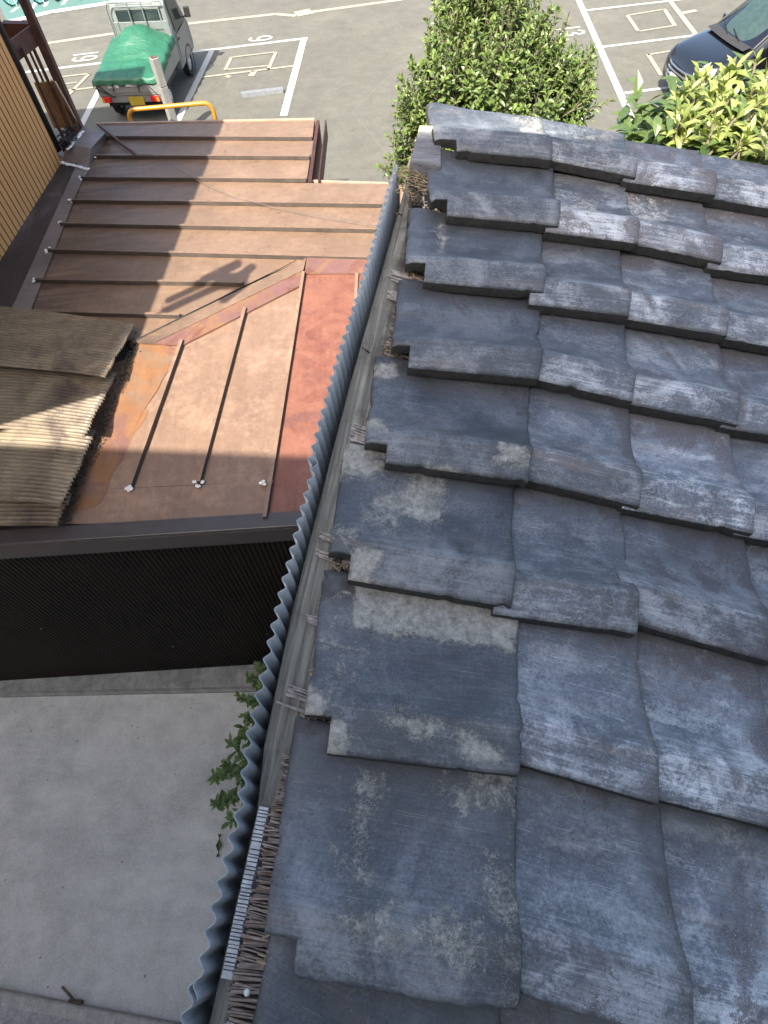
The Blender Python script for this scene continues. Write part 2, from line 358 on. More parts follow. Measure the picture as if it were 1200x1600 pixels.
M['pink_metal']=m_roof('pinkish_flashing',(.135,.070,.058),(.105,.046,.036),False,(1,1,1),.3,alt=((.165,.080,.04),(.12,.052,.04)))
M['edge_stain']=m_roof('tan_roof_edge_with_orange_stain',(.170,.108,.066),(.150,.085,.05),False,(10,1.4,1),.25,alt=((.185,.088,.040),(.140,.070,.058)))
M['seam']=simple('brown_seam_metal',(.30,.205,.145),.6,var=.2)
M['rib_side']=simple('unfaded_brown_rib_side',(.055,.042,.034),.6,var=.25)
M['seam_dark']=simple('shadow_gap_brown',(.055,.04,.035),.7)
M['fascia']=simple('dark_brown_fascia',(.050,.043,.043),.4,var=.15)
M['fascia_red']=simple('dark_red_fascia',(.05,.016,.012),.6,var=.4)
def m_gutter():
    t=NT('dirty_dark_gutter'); co=t.coord(); a=t.noise(co,2.5,8,.7,.8); b=t.noise(t.coord((6,1,1)),2.4,7,.7)
    base=t.ramp(a,[(.3,(.018,.016,.018)),(.55,(.04,.036,.04)),(.72,(.10,.095,.10))])
    base=t.mix(t.ramp(b,[(.58,0.0),(.75,.6)]),base,(.13,.075,.05)); t.color(base); t.set(Roughness=.5); return t.mat
M['gutter']=m_gutter()
M['flash_grey']=m_roof('grey_brown_flashing',(.17,.14,.125),(.11,.09,.08),False,rust=.5)
M['caulk']=simple('white_caulk',(.78,.78,.76),.7,var=.1)
M['black_wall']=simple('black_brown_corrugated_metal',(.012,.008,.0058),.65,var=.3,sc_=3,spec=.18)
M['siding']=None
def m_siding():
    t=NT('tan_ribbed_siding'); co=t.coord(); a=t.noise(co,1.2,5); g=t.noise(co,60,5,.7); s=t.noise(t.coord((14,14,.7)),1.4,6,.7)
    base=t.ramp(a,[(.3,(.58,.285,.095)),(.7,(.65,.33,.12))]); base=t.mix(.3,base,t.ramp(s,[(.3,(.35,.35,.35)),(.7,(.65,.65,.65))]),'OVERLAY')
    sp=t.noise(co,38,3,.5); base=t.mix(t.ramp(sp,[(.74,0.0),(.76,.6)]),base,(.13,.06,.04))
    t.color(base); t.set(Roughness=.6); t.bump(g,.1,.002); return t.mat
M['siding']=m_siding()
M['groove']=simple('siding_groove',(.13,.065,.04),.8)
M['rust']=simple('rusty_brown_steel',(.085,.036,.026),.7,var=.45,sc_=14)
M['dark_steel']=simple('dark_brown_trim',(.028,.02,.02),.5)
M['galv']=None
def m_galv():
    t=NT('galvanised_corrugated_sheet'); co=t.coord(); a=t.noise(co,3,6,.6); g=t.noise(t.coord((60,60,5)),2.0,6,.75); d=t.noise(t.coord((26,26,4)),1.0,8,.75,.5); f=t.noise(co,180,5,.8)
    base=t.ramp(a,[(.3,(.27,.292,.308)),(.7,(.39,.412,.425))]); base=t.mix(.35,base,t.ramp(g,[(.3,(.3,.3,.3)),(.7,(.68,.68,.68))]),'OVERLAY')
    base=t.mix(.35,base,t.ramp(f,[(.3,(.3,.3,.3)),(.7,(.7,.7,.7))]),'OVERLAY')
    base=t.mix(t.ramp(d,[(.54,0.0),(.70,.6)]),base,(.12,.115,.105)); base=t.mix(t.ramp(t.noise(co,16,8,.75),[(.66,0.0),(.72,.55)]),base,(.14,.08,.05))
    t.color(base); t.set(Roughness=.55,Metallic=.15); return t.mat
M['galv']=m_galv()
def m_wood(name, light, dark, axis, sc_=1.0):
    t=NT(name); tc=t.n('ShaderNodeTexCoord')
    # grain runs along the local Y of the object
    mp=t.n('ShaderNodeMapping'); mp.inputs['Scale'].default_value=axis; t.l(tc.outputs['Object'],mp.inputs[0])
    a=t.noise(mp.outputs[0],1.0*sc_,10,.72,.35); b=t.noise(t.coord(),6,6,.6)
    wv=t.noise(mp.outputs[0],3.1*sc_,4,.6)
    base=t.ramp(a,[(.33,dark),(.5,tuple((x+y)/2 for x,y in zip(light,dark))),(.66,light)])
    base=t.mix(.35,base,t.ramp(b,[(.3,(.3,.3,.29)),(.7,(.7,.7,.68))]),'OVERLAY')
    base=t.mix(t.ramp(wv,[(.32,.7),(.40,0.0)]),base,tuple(x*.4 for x in dark))
    t.color(base); t.set(Roughness=.85); t.bump(a,.9,.006); return t.mat
def dirty(mat):
    nt=mat.node_tree; b=nt.nodes['Principled BSDF']; src=b.inputs['Base Color'].links[0].from_socket
    tc=nt.nodes.new('ShaderNodeTexCoord'); n1=nt.nodes.new('ShaderNodeTexNoise'); n1.inputs['Scale'].default_value=9; n1.inputs['Detail'].default_value=9; n1.inputs['Roughness'].default_value=.75; nt.links.new(tc.outputs['Object'],n1.inputs['Vector'])
    sx=nt.nodes.new('ShaderNodeSeparateXYZ'); nt.links.new(tc.outputs['Object'],sx.inputs[0])
    r=nt.nodes.new('ShaderNodeMapRange'); r.inputs[1].default_value=.02; r.inputs[2].default_value=.085; nt.links.new(sx.outputs[0],r.inputs[0])
    ad=nt.nodes.new('ShaderNodeMath'); ad.operation='MULTIPLY_ADD'; ad.inputs[1].default_value=.30; nt.links.new(r.outputs[0],ad.inputs[0]); nt.links.new(n1.outputs['Fac'],ad.inputs[2])
    rp=nt.nodes.new('ShaderNodeMapRange'); rp.inputs[1].default_value=.54; rp.inputs[2].default_value=.74; rp.inputs[4].default_value=.82; nt.links.new(ad.outputs[0],rp.inputs[0])
    mx=nt.nodes.new('ShaderNodeMix'); mx.data_type='RGBA'; mx.inputs[7].default_value=(.045,.038,.030,1); nt.links.new(rp.outputs[0],mx.inputs[0]); nt.links.new(src,mx.inputs[6]); nt.links.new(mx.outputs[2],b.inputs['Base Color'])
M['beam']=m_wood('weathered_grey_beam',(.30,.29,.245),(.075,.07,.06),(85,2.6,85))
dirty(M['beam'])
M['beam_dark']=m_wood('weathered_dark_wood',(.24,.24,.25),(.07,.07,.075),(4,60,60))
M['bark']=None
def m_bark():
    t=NT('cedar_bark_ends'); co=t.coord(); a=t.noise(t.coord((30,160,160)),.8,8,.75); b=t.noise(co,16,6,.6)
    base=t.ramp(a,[(.3,(.06,.044,.036)),(.5,(.22,.165,.13)),(.7,(.44,.385,.335))]); base=t.mix(t.ramp(b,[(.5,0.0),(.68,.7)]),base,(.30,.285,.27))
    t.color(base); t.set(Roughness=.9); t.bump(a,.6,.003); return t.mat
M['bark']=m_bark()
M['bark_pale']=simple('weathered_bark_strip',(.30,.265,.24),.9,var=.5,sc_=60)
M['straw']=simple('old_straw',(.30,.23,.14),.9,var=.6,sc_=40)
M['soil']=simple('dry_soil_debris',(.055,.045,.036),.95,var=.6,sc_=60)
M['shingle']=simple('white_weathered_shingle',(.42,.425,.43),.8,var=.35,sc_=50)
M['endgrain']=simple('raw_end_grain',(.55,.42,.28),.8,var=.25,sc_=50)
M['mortar']=simple('lime_lump',(.72,.70,.64),.9,var=.15,sc_=40)
def m_poly():
    t=NT('aged_corrugated_plastic'); co=t.coord(); a=t.noise(t.coord((1,2,1)),1.6,6,.6,.5); d=t.noise(t.coord((1.6,1,1)),2.6,7,.62,.5); g=t.noise(co,40,6,.75); gl=t.noise(t.coord((1.0,26,1)),1.5,6,.7)
    base=t.ramp(a,[(.3,(.160,.122,.080)),(.6,(.230,.182,.122)),(.75,(.285,.238,.165))])
    gen=t.n('ShaderNodeTexCoord'); sx=t.n('ShaderNodeSeparateXYZ'); t.l(gen.outputs['Generated'],sx.inputs[0])
    edge=t.ramp(sx.outputs[0],[(.40,0.0),(.80,.22),(.95,.12)])
    base=t.mix(t.math('MULTIPLY',t.math('SUBTRACT',t.math('ADD',d,edge),.58),3.2,True),base,(.060,.042,.040))
    base=t.mix(.35,base,t.ramp(g,[(.3,(.3,.3,.3)),(.7,(.7,.7,.7))]),'OVERLAY'); base=t.mix(.4,base,t.ramp(gl,[(.3,(.25,.25,.25)),(.7,(.75,.75,.75))]),'OVERLAY')
    t.color(base); t.set(Roughness=.38); return t.mat
M['poly']=m_poly()
M['moss']=simple('moss_dirt',(.075,.06,.04),.95,var=.6,sc_=30)
M['tarp']=None
def m_tarp():
    t=NT('green_tarpaulin'); co=t.coord(); a=t.noise(co,3,5,.6,.5); g=t.noise(co,30,4)
    t.color(t.ramp(a,[(.3,(.012,.080,.042)),(.7,(.018,.105,.056))])); t.set(Roughness=.5); t.bump(t.noise(t.coord((1,2.2,1)),5,5,.6,1.2),.5,.04); return t.mat
M['tarp']=m_tarp()
M['white_car']=simple('white_vehicle_paint',(.17,.173,.163),.35,var=.05)
M['silver_car']=simple('silver_vehicle_paint',(.145,.168,.16),.35,metal=.2,var=.05)
M['black_car']=simple('black_vehicle_paint',(.004,.004,.005),.16,var=.05); M['black_car'].node_tree.nodes['Principled BSDF'].inputs['Coat Weight'].default_value=1.0
M['chrome']=simple('chrome',(.7,.7,.72),.18,metal=1.0,var=.03)
M['lamp_clear']=simple('clear_lamp',(.6,.62,.65),.15,var=.1)
M['glass']=simple('dark_car_glass',(.02,.03,.03),.05,var=.1)
M['screen_glass']=simple('green_tinted_glass',(.03,.05,.046),.04,var=.2)
M['black']=simple('black_plastic',(.014,.014,.014),.5)
M['rubber']=simple('tyre_rubber',(.016,.016,.017),.85)
M['rim']=simple('grey_wheel',(.42,.43,.44),.4,metal=.3)
M['rim_dark']=simple('dull_wire',(.10,.095,.09),.6)
M['red_lamp']=simple('red_lamp_lens',(.42,.015,.015),.2)
M['amber_lamp']=simple('amber_lamp_lens',(.5,.16,.02),.2)
M['plate_yellow']=simple('yellow_plate',(.34,.25,.025),.5)
M['label_white']=simple('white_sticker',(.5,.5,.5),.5)
M['yellow']=simple('yellow_pipe_paint',(.34,.15,.010),.4,var=.12)
M['teal']=simple('teal_bike_rim',(.10,.42,.40),.4)
M['white_post']=simple('pale_concrete_post',(.175,.172,.158),.8,var=.15)
M['tan_wood']=m_wood('tan_wood_panel',(.50,.32,.16),(.36,.22,.10),(30,30,1.2))
M['pale_wood']=m_wood('pale_wood_panel',(.50,.38,.27),(.36,.26,.17),(30,30,1.2))
M['trunk']=simple('bark_trunk',(.12,.095,.07),.9,var=.3)
def m_leaf(name,c0,c1,rough=.4,trans=.25):
    t=NT(name); att=t.n('ShaderNodeAttribute'); att.attribute_name='tone'
    oi=t.n('ShaderNodeObjectInfo'); f=t.math('FRACT',t.math('ADD',att.outputs['Fac'],t.math('MULTIPLY',oi.outputs['Random'],.999)))
    col=t.ramp(f,[(.0,c0),(.75,c1),(1.0,tuple(x*1.25 for x in c1))]); t.color(col); t.set(Roughness=rough)
    tr=t.n('ShaderNodeBsdfTranslucent'); t.l(t.mix(1.0,col,(1.6,1.7,.7),'MULTIPLY'),tr.inputs[0]); mx=t.n('ShaderNodeMixShader'); mx.inputs[0].default_value=trans
    out=t.t.nodes['Material Output']; t.l(t.b.outputs[0],mx.inputs[1]); t.l(tr.outputs[0],mx.inputs[2]); t.l(mx.outputs[0],out.inputs[0]); return t.mat
M['leaf']=m_leaf('shrub_leaf',(.050,.085,.018),(.150,.205,.055))
M['leaf_big']=m_leaf('broad_leaf_green',(.025,.052,.014),(.10,.145,.045),.35)
M['leaf_new']=m_leaf('yellow_green_new_leaf',(.165,.195,.050),(.265,.295,.095),.4,.35)
M['leaf_orange']=m_leaf('orange_new_shoot',(.24,.17,.06),(.32,.25,.09),.5,.3)
M['leaf_weed']=m_leaf('weed_leaf',(.065,.11,.038),(.16,.235,.085),.5)
M['leaf_dry']=simple('dry_leaf',(.26,.19,.12),.8)

# ================================================================== SETTING: ground
def sheet(name, pts, z, mat, kind='structure', parent=None):
    b=MB(); b.add([(p[0],p[1],z) for p in pts],[tuple(range(len(pts)))]); o=b.build(name,mat,parent,recalc=False)
    if o.data.polygons[0].normal.z<0: o.data.flip_normals()
    if kind: o['kind']=kind
    return o
ground=sheet('ground',[(-300,-300),(300,-300),(300,500),(-300,500)],GZ-.008,M['road'])
tag(ground,kind='structure')
lot=sheet('parking_lot',[(-40,3.2),(40,3.2),(40,21.6),(-.7,22.3),(-7.6,20.55),(-40,16.3)],GZ-.004,M['asphalt'])
alley=sheet('alley_floor',[(-14,-6),(3,-6),(3,2.6),(-14,2.6)],GZ,M['alley'])

def strip(name, a, b, wd, mat, parent, z=.0):
    a=V((a[0],a[1],0)); b=V((b[0],b[1],0)); d=(b-a).normalized(); s=V((-d.y,d.x,0))*wd/2
    return sheet(name,[a-s,b-s,b+s,a+s],GZ+z,mat,None,parent)
def pl(p,q,wd,mat='line_white',name='painted_line',z=.0): return strip(name,G(*p),G(*q),wd,M[mat],lot,z)
pl((40,112.5),(481,59.3),.12)
pl((178,96),(124,202),.15,z=.004); pl((331,79),(262,222),.15,z=.004); pl((475,60.5),(443,181),.17,z=.004)
pl((893,-25),(1003,222),.16); pl((917,16.3),(1120,-7),.105,z=.004); pl((941,73.5),(1240,36),.105,z=.004); pl((976,145.5),(1260,110),.105,z=.004)
for (p,q,wd) in [((361,90),(431.5,81.5),.07),((431.5,81.5),(419,109),.09),((420,103),(354,109),.07),((352,110),(361.5,90),.09),((316,121),(458,103.5),.085),((398,111),(392,119.5),.16),((353,119),(360,121),.12),
                 ((96,120.5),(142,115),.07),((140,115),(108,148),.09),((96,143),(146,137),.08),((96,132),(121,129),.06),
                 ((980,24.5),(1040,14.5),.07),((980,24.5),(997.5,49.5),.10),((997,49.5),(1056,40),.07),((1038,15),(1054,40),.11),((1044,-2),(1096,66),.14),((1066,21),(1088,16.5),.16),
                 ((1012,86),(1062,77.5),.07),((1012,85),(1033,118),.1)]:
    pl(p,q,wd,'line_cream','tape_line',.008)
# far cream kerb line with its skewed box
for p,q in [((60,69.5),(166,54)),((166,54),(300,36.3)),((300,36.3),(430,22)),((430,22),(462,24.5)),((486,18.8),(640,-2.5))]:
    pl(p,q,.17,'line_cream','edge_line',.002)
pl((462,22.5),(487,17.5),.42,'line_cream','edge_box',.006)
# stall numbers, painted on the ground with real outlines
SEG={'1':[[(0,0),(0,1)]],
 '9':[[(.45,.45),(.25,.38),(.05,.5),(0,.72),(.08,.92),(.25,1),(.42,.92),(.5,.72),(.5,.4),(.42,.12),(.25,0),(.05,.08)]],
 '3':[[(.02,.86),(.22,1),(.45,.9),(.48,.7),(.25,.55),(.5,.38),(.5,.15),(.25,0),(0,.14)]],
 '2':[[(.02,.8),(.12,.97),(.32,1),(.48,.85),(.46,.62),(.02,.0),(.52,0)]]}
def numeral(text, c, up, h, parent):
    up=V((up[0],up[1],0)).normalized(); rt=V((up.y,-up.x,0)); b=MB(); x=0; wd=.075
    tot=sum(.30*h if ch=='1' else .66*h for ch in text)
    x=-tot/2
    for ch in text:
        for pth in SEG[ch]:
            pts=[V((c.x,c.y,GZ+.006))+rt*(x+.08*h+p[0]*h*.9)+up*((p[1]-.5)*h) for p in pth]
            for k in range(len(pts)-1):
                d=(pts[k+1]-pts[k]).normalized(); s=V((-d.y,d.x,0))*wd/2; e=d*wd*.35; zz=V((0,0,.0003*k))
                b.add([pts[k]-s-e+zz,pts[k+1]-s+e+zz,pts[k+1]+s+e+zz,pts[k]+s-e+zz],[(0,1,2,3)])
        x+=.30*h if ch=='1' else .66*h
    return b.build('stall_number',M['line_white'],parent,recalc=False)
axA=(G(1045,0)-G(918,16)); axB=(G(474,60)-G(444,180))
numeral('19',G(133,90),axA,.62,lot); numeral('9',G(407,61),axA,.60,lot)
numeral('13',G(893,50),axA,.62,lot); numeral('12',G(868,-12),axA,.62,lot)

# teal bicycle bay across the road
tz=[G(10,33),G(78,16),G(140,7),G(190,-2),G(150,-60),G(-20,-40)]
bay=sheet('cycle_bay',tz,GZ-.001,M['teal_ground'])
for p,q in [((18,19),(28,11)),((50,14),(56,4)),((98,7),(104,-1)),((70,10),(74,3))]:
    strip('bay_line',G(*p),G(*q),.12,M['line_white'],bay,.003)
strip('bay_edge',G(0,37),G(80,18.5),.28,M['concrete_pale'],bay,.003); strip('bay_edge',G(80,18.5),G(200,0),.28,M['concrete_pale'],bay,.003)

# ================================================================== NEIGHBOUR BUILDING WITH BROWN METAL ROOF
bb=empty('metal_roofed_building',(-1.6,4.5,GZ))
tag(bb,'low building with faded tan standing seam metal roof and black ribbed wall beside the alley','building')
BO=V(bb.location)
nL=V((0,-.07,1)).normalized(); PL=V((0,2.1,-3.15))
nU=V((-.028,0,1)).normalized(); PU=V((-3.0,0,-3.06))
LP=lambda x,y,h=0: onplane(x,y,PL+nL*h,nL)
UP=lambda x,y,h=0: onplane(x,y,PU+nU*h,nU)
def oil(seed,amp=.004):
    def f(a,b,p):
        e=min(a,1-a,b,1-b); k=min(1,e*8)
        return V((0,0,amp*k*noise.noise(V((p.x*2.2+seed,p.y*3.5,seed*3)))))
    return f
def rel(mb):
    mb.v=[tuple(V(p)-BO) for p in mb.v]; return mb
def roofpanel(name,c,mat,seed,nx=14,ny=5,parent=bb,rag=0):
    b=MB(); f0=oil(seed); b.patch(*c,nx,ny,f0 if not rag else (lambda a,t,p: f0(a,t,p)+V((rag*noise.noise(V((t*5,seed,a)))+rag*.5*noise.noise(V((t*17,seed,a))),0,0)))); rel(b); o=b.build(name,mat,parent,smooth=True,recalc=False)
    if o.data.polygons[0].normal.z<0: o.data.flip_normals()
    return o
# upper ribs: left end, right end
UR=[((160,217),(488,219)),((149,247),(484,249)),((129,281),(479,284)),((113,316.5),(596,323.5)),((96,353),(588,363)),((78,394),(577,407)),((58,441),(381,446)),((37,489.5),(283,496.5))]
topedge=((128,207),(152,193),(490,186.5))
rows=[((150,194),(491,186.5))]+UR
for k in range(len(rows)-1):
    (a,b_),(c,d)=rows[k],rows[k+1]
    if k==3:
        # wider piece starts here: right end reaches under the tiled shed
        pnl=[UP(*c),UP(*d),UP(625,289),UP(*a)]
        pnl=[UP(*c),UP(*d),UP(622,288),UP(*a)]
    elif k in(4,5): pnl=[UP(*c),UP(*d),UP(*b_),UP(*a)]
    elif k==6: pnl=[UP(*c),UP(*d),UP(478,404),UP(*a)]
    elif k==7: pnl=[UP(*c),UP(*d),UP(*b_),UP(*a)]
    else: pnl=[UP(*c),UP(*d),UP(*b_),UP(*a)]
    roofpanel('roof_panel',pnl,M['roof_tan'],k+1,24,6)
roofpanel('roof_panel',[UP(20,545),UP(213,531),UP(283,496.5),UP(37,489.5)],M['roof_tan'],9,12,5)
# right end continuation of the top of panel 7 towards the shed
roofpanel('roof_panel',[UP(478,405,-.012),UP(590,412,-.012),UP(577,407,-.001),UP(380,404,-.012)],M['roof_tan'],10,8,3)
for k,(a,c) in enumerate(UR):
    A=UP(*a,.004); B=UP(*c,.004); d=(B-A); dn=d.normalized(); s=nU.cross(dn).normalized()*.013; h=nU*.036
    b=MB(); n=14
    vs=[]
    for i in range(n+1):
        p=A+d*i/n+nU*.0015*noise.noise(V((i*1.3,k*2.2,0)))
        vs+=[p-s*1.05,p-s+h,p+s+h,p+s*1.05]
    fs=[]
    for i in range(n):
        for j in range(3): q=i*4+j; fs.append((q,q+1,q+5,q+4))
    fs+= [(0,1,2,3),(n*4,n*4+3,n*4+2,n*4+1)]
    b.add(vs,fs); b.m=[(0 if k_%3==1 else 1) for k_ in range(3*n)]+[1,1]; rel(b); o=b.build('seam_rib',[M['roof_tan'],M['rib_side']],bb)
    # sealant blob at the low end
    cb=MB(); 
    for q in range(4): cb.lathe(A-BO+V((rnd(-.03,.012),rnd(-.02,.03),.010+q*.006)),(rnd(-.3,.3),rnd(-.3,.3),1),[(-.009,.003),(-.004,.013),(.005,.012),(.010,.004)],8)
    cb.build('sealant_blob',M['caulk'],bb,smooth=True)
# near lower slope
C0=(480,405)
lowA=((206,762),(286,536)); lowB=((312,757),(384,486)); lowC=((415,812),(475,430)); lowD=((541,620),(558,428))
roofpanel('roof_panel',[LP(206,762),LP(314,757),LP(384,486),LP(286,536)],M['roof_low'],21,8,14)
roofpanel('roof_panel',[LP(314,757),LP(423,753),LP(475,430),LP(384,486)],M['roof_low'],22,8,14)
roofpanel('roof_panel',[LP(413,812,.002),LP(520,812,.002),LP(556,428,.002),LP(475,430,.002)],M['roof_red'],23,8,14)
roofpanel('roof_panel',[LP(520,812,.002),LP(600,812,.002),LP(600,428,.002),LP(556,428,.002)],M['roof_red'],25,4,10)
roofpanel('roof_panel',[LP(60,770),LP(206,762),LP(286,536),LP(150,575)],M['roof_low'],24,8,12)
roofpanel('under_sheet',[LP(-80,826,-.03),LP(230,826,-.03),LP(300,520,-.03),LP(-80,545,-.03)],M['gutter'],31,10,10)
roofpanel('drip_sheet',[LP(-60,822),LP(413,813),LP(423,752.5),LP(-60,775)],M['roof_low'],26,16,3)
roofpanel('orange_flashing',[LP(100,800,.003),LP(152,790,.003),LP(232,640,.003),LP(175,640,.003)],M['edge_stain'],27,4,24,rag=.03)
roofpanel('side_flashing',[LP(160,690,.005),LP(196,690,.005),LP(284,545,.005),LP(214,532,.005)],M['edge_stain'],29,5,24,rag=.03)
for k,(a,c,hh) in enumerate([(lowA[0],lowA[1],.04),(lowB[0],lowB[1],.04),(lowC[0],lowC[1],.04),((541,760),lowD[1],.02)]):
    A=LP(*a,.003); B=LP(*c,.003); d=B-A; dn=d.normalized(); s=dn.cross(nL).normalized()*.013; h=nL*hh
    b=MB(); n=12; vs=[]; fs=[]
    for i in range(n+1):
        p=A+d*i/n; vs+=[p-s*1.1,p-s+h,p+s+h,p+s*1.1]
    for i in range(n):
        for j in range(3): q=i*4+j; fs.append((q,q+1,q+5,q+4))
    fs+=[(0,1,2,3),(n*4,n*4+3,n*4+2,n*4+1)]
    b.add(vs,fs); b.m=[(0 if k_%3==1 else 1) for k_ in range(3*n)]+[1,1]; rel(b); b.build('seam_rib',[M['roof_low'],M['rib_side']],bb)
    if k<3:
        A=LP(*(a if k<2 else (417,754)),.003)
        cb=MB()
        for q in range(5): cb.lathe(A-BO+V((rnd(-.035,.035),rnd(-.03,.015),.012+q*.004)),(rnd(-.3,.3),rnd(-.3,.3),1),[(-.008,.003),(-.003,.015),(.004,.014),(.009,.004)],8)
        cb.build('sealant_blob',M['caulk'],bb,smooth=True)
# hip cover
def hipbar(P,Q,wd_vec,h,name,mat):
    b=MB(); n=16; vs=[]; fs=[]
    for i in range(n+1):
        t=i/n; p=V(P[0])*(1-t)+V(P[1])*t; q=V(Q[0])*(1-t)+V(Q[1])*t; z=V((0,0,h))
        vs+=[p-z*.6,p+z,q+z,q-z*.6]
    for i in range(n):
        for j in range(3): k=i*4+j; fs.append((k,k+1,k+5,k+4))
    fs+=[(0,1,2,3),(n*4,n*4+3,n*4+2,n*4+1)]
    b.add(vs,fs); rel(b); return b.build(name,mat,bb)
U1=UP(205,536,.01); U2=UP(479,405,.01); L1=LP(284,541,.01); L2=LP(470,447,.01)
hipbar((U1,U2),(U1.lerp(L1,.5)+V((0,0,.012)),U2.lerp(L2,.5)+V((0,0,.012))),None,.012,'hip_cover',M['roof_tan'])
hipbar((U1.lerp(L1,.5)+V((0,0,.008)),U2.lerp(L2,.5)+V((0,0,.008))),(L1,L2),None,.009,'hip_cover',M['hip_metal'])
hipbar((UP(480,404,.012),UP(600,404,.012)),(LP(476,428,.012),LP(575,428,.012)),None,.011,'ridge_cover',M['hip_metal'])
b=MB(); b.tube([UP(213,530,.035)-BO]+[UP(213+250*t,530-123*t,.036+.002*math.sin(t*19))-BO for t in [i/9 for i in range(1,10)]],.0035,5); b.build('thin_cable',M['black'],bb)
# red fascia at the right end of the far part
b=MB(); A=UP(494,188,.01); B=UP(481,284,.01); d=B-A; b.frame_box(A,d,V((.035,0,0)),V((0,0,-.26))); b.frame_box(A+V((.10,0,.0)),d,V((.012,0,0)),V((0,0,-.18))); rel(b); b.build('end_fascia',M['fascia_red'],bb)
b=MB(); A=UP(150,193,.012); B=UP(491,186,.012); b.frame_box(A,B-A,V((0,.03,0)),V((0,0,-.22))); rel(b); b.build('far_fascia',M['seam'],bb)
b=MB(); A=UP(482,283,-.03); B=UP(640,288,-.03); b.frame_box(A,B-A,V((0,.03,0)),V((0,0,-.2))); rel(b); b.build('far_fascia',M['seam'],bb)
# front fascia and wall
yW=2.085; zT=-3.165
b=MB(); b.frame_box((-5.2,yW-.075,zT-.012),V((5.3,-.03,0)),V((0,.11,.012)),V((0,0,.03))); b.frame_box((-5.2,yW-.075,zT-.17),V((5.3,-.03,0)),V((0,.06,0)),V((0,0,.157))); rel(b); o=b.build('fascia',M['fascia'],bb); bevel(o,.006)
b=MB(); pitch=.0365; n=int(5.25/pitch); vs=[]; fs=[]
z0,z1=GZ+.1,zT-.13
prof=[(0,0),(.30,0),(.38,.013),(.5,.013),(.58,0)]
xs=[]
for k in range(n):
    for t,dp in prof: xs.append((-5.2+(k+t)*pitch,dp))
for x,dp in xs:
    y=yW-.03-.03*(x+5.2)/5.3+dp
    vs+=[(x,y,z0),(x,y,z1)]
for k in range(len(xs)-1): fs.append((2*k,2*k+2,2*k+3,2*k+1))
b.add(vs,fs); rel(b); b.build('ribbed_wall',M['black_wall'],bb)
b=MB()
for k in range(22): 
    x=-5.0+k*.235+rnd(-.02,.02); z=rnd(0,1)
    b.lathe((x,yW-.052-.03*(x+5.2)/5.3,zT-.19),(0,-1,0),[(0,.006),(.006,.005),(.007,.0)],6)
    if k%4==0: b.lathe((x+.1,yW-.045-.03*(x+5.2)/5.3,zT-.8-1.3*z),(0,-1,0),[(0,.006),(.006,.005),(.007,.0)],6)
rel(b); b.build('screw_heads',M['galv'],bb)['kind']='stuff'
b=MB(); b.box((-2.3,3.6,GZ+1.35),(5.6,2.8,2.9)); b.box((-1.6,5.9,GZ+1.35),(2.0,3.4,2.8)); rel(b); b.build('body',M['black_wall'],bb)
# concrete plinth
b=MB(); P0=G(0,1090); P1=G(420,1081); dP=(P1-P0).normalized(); Pa=P0-dP*2.5; Pb=P1+dP*.9; bk=V((-dP.y,dP.x,0))
nn_=30; vs=[]; fs=[]
for i in range(nn_+1):
    p=Pa.lerp(Pb,i/nn_); e=.006*noise.noise(V((i*.9,0,0))); g=.012*noise.noise(V((i*1.7,3,0)))
    vs+=[p+V((0,0,0)),p+V((0,0,.05)),p+bk*(.02+e)+V((0,0,.06)),p+bk*(.025+e)+V((0,0,.125)),p+bk*.06+V((0,0,.14)),p+bk*(.30+g)+V((0,0,.15)),p+bk*.45+V((0,0,.13))]
for i in range(nn_):
    for j in range(6): q=i*7+j; fs.append((q,q+7,q+8,q+1))
b.add(vs,fs); rel(b); autosmooth(b.build('plinth',M['concrete'],bb),35)
# side gutter along the siding wall
b=MB(); gl=[UP(*p,-.02) for p in [(-60,505),(0,405),(97,252),(128,225)]]; gr=[UP(*p,.004) for p in [(30,505),(44,478),(148,240),(165,210)]]
gl=[UP(-20,440,-.02),UP(97,253,-.02)]; gr=[UP(36,500,.0),UP(150,226,.0)]; gm=[UP(12,500,.006),UP(128,238,.006)]
b.patch(gl[0],gm[0],gm[1],gl[1],3,14,oil(40,.006)); rel(b); o=b.build('side_gutter',M['gutter'],bb,smooth=True,recalc=False)
if o.data.polygons[0].normal.z<0: o.data.flip_normals()
b=MB(); b.patch(UP(8,505,.012),UP(40,505,.012),UP(158,205,.012),UP(134,226,.012),3,14,oil(41,.008)); rel(b); o=b.build('side_flashing',M['flash_grey'],bb,smooth=True,recalc=False)
if o.data.polygons[0].normal.z<0: o.data.flip_normals()
# raised flashing box at the end of the gutter
q=[UP(97,246,.02),UP(152,255,.02),UP(157,243,.02),UP(164,214,.02)]
b=MB(); T=[UP(106,224,.12),UP(141,232,.11),UP(165,207,.10),UP(131,197,.12)]; Bm=[UP(95,253,-.01),UP(138,264,-.01),UP(170,216,-.01),UP(120,205,-.01)]
b.add(T+Bm,[(0,1,2,3),(0,4,5,1),(1,5,6,2),(2,6,7,3),(3,7,4,0)]); rel(b); o=b.build('flashing_box',M['flash_grey'],bb); bevel(o,.006)
b=MB()
for (p0,p1) in [((97,254),(137,264)),((128,206),(106,233))]:
    for k in range(14):
        t=k/13; P=UP(p0[0]+(p1[0]-p0[0])*t,p0[1]+(p1[1]-p0[1])*t,.02 if p0[0]<100 else .12)-BO
        b.lathe(P+V((rnd(-.01,.01),rnd(-.01,.01),0)),(0,0,1),[(-.008,.006),(0,.018+rnd(0,.01)),(.012,.006)],7)
b.build('sealant_line',M['caulk'],bb,smooth=True)['kind']='stuff'

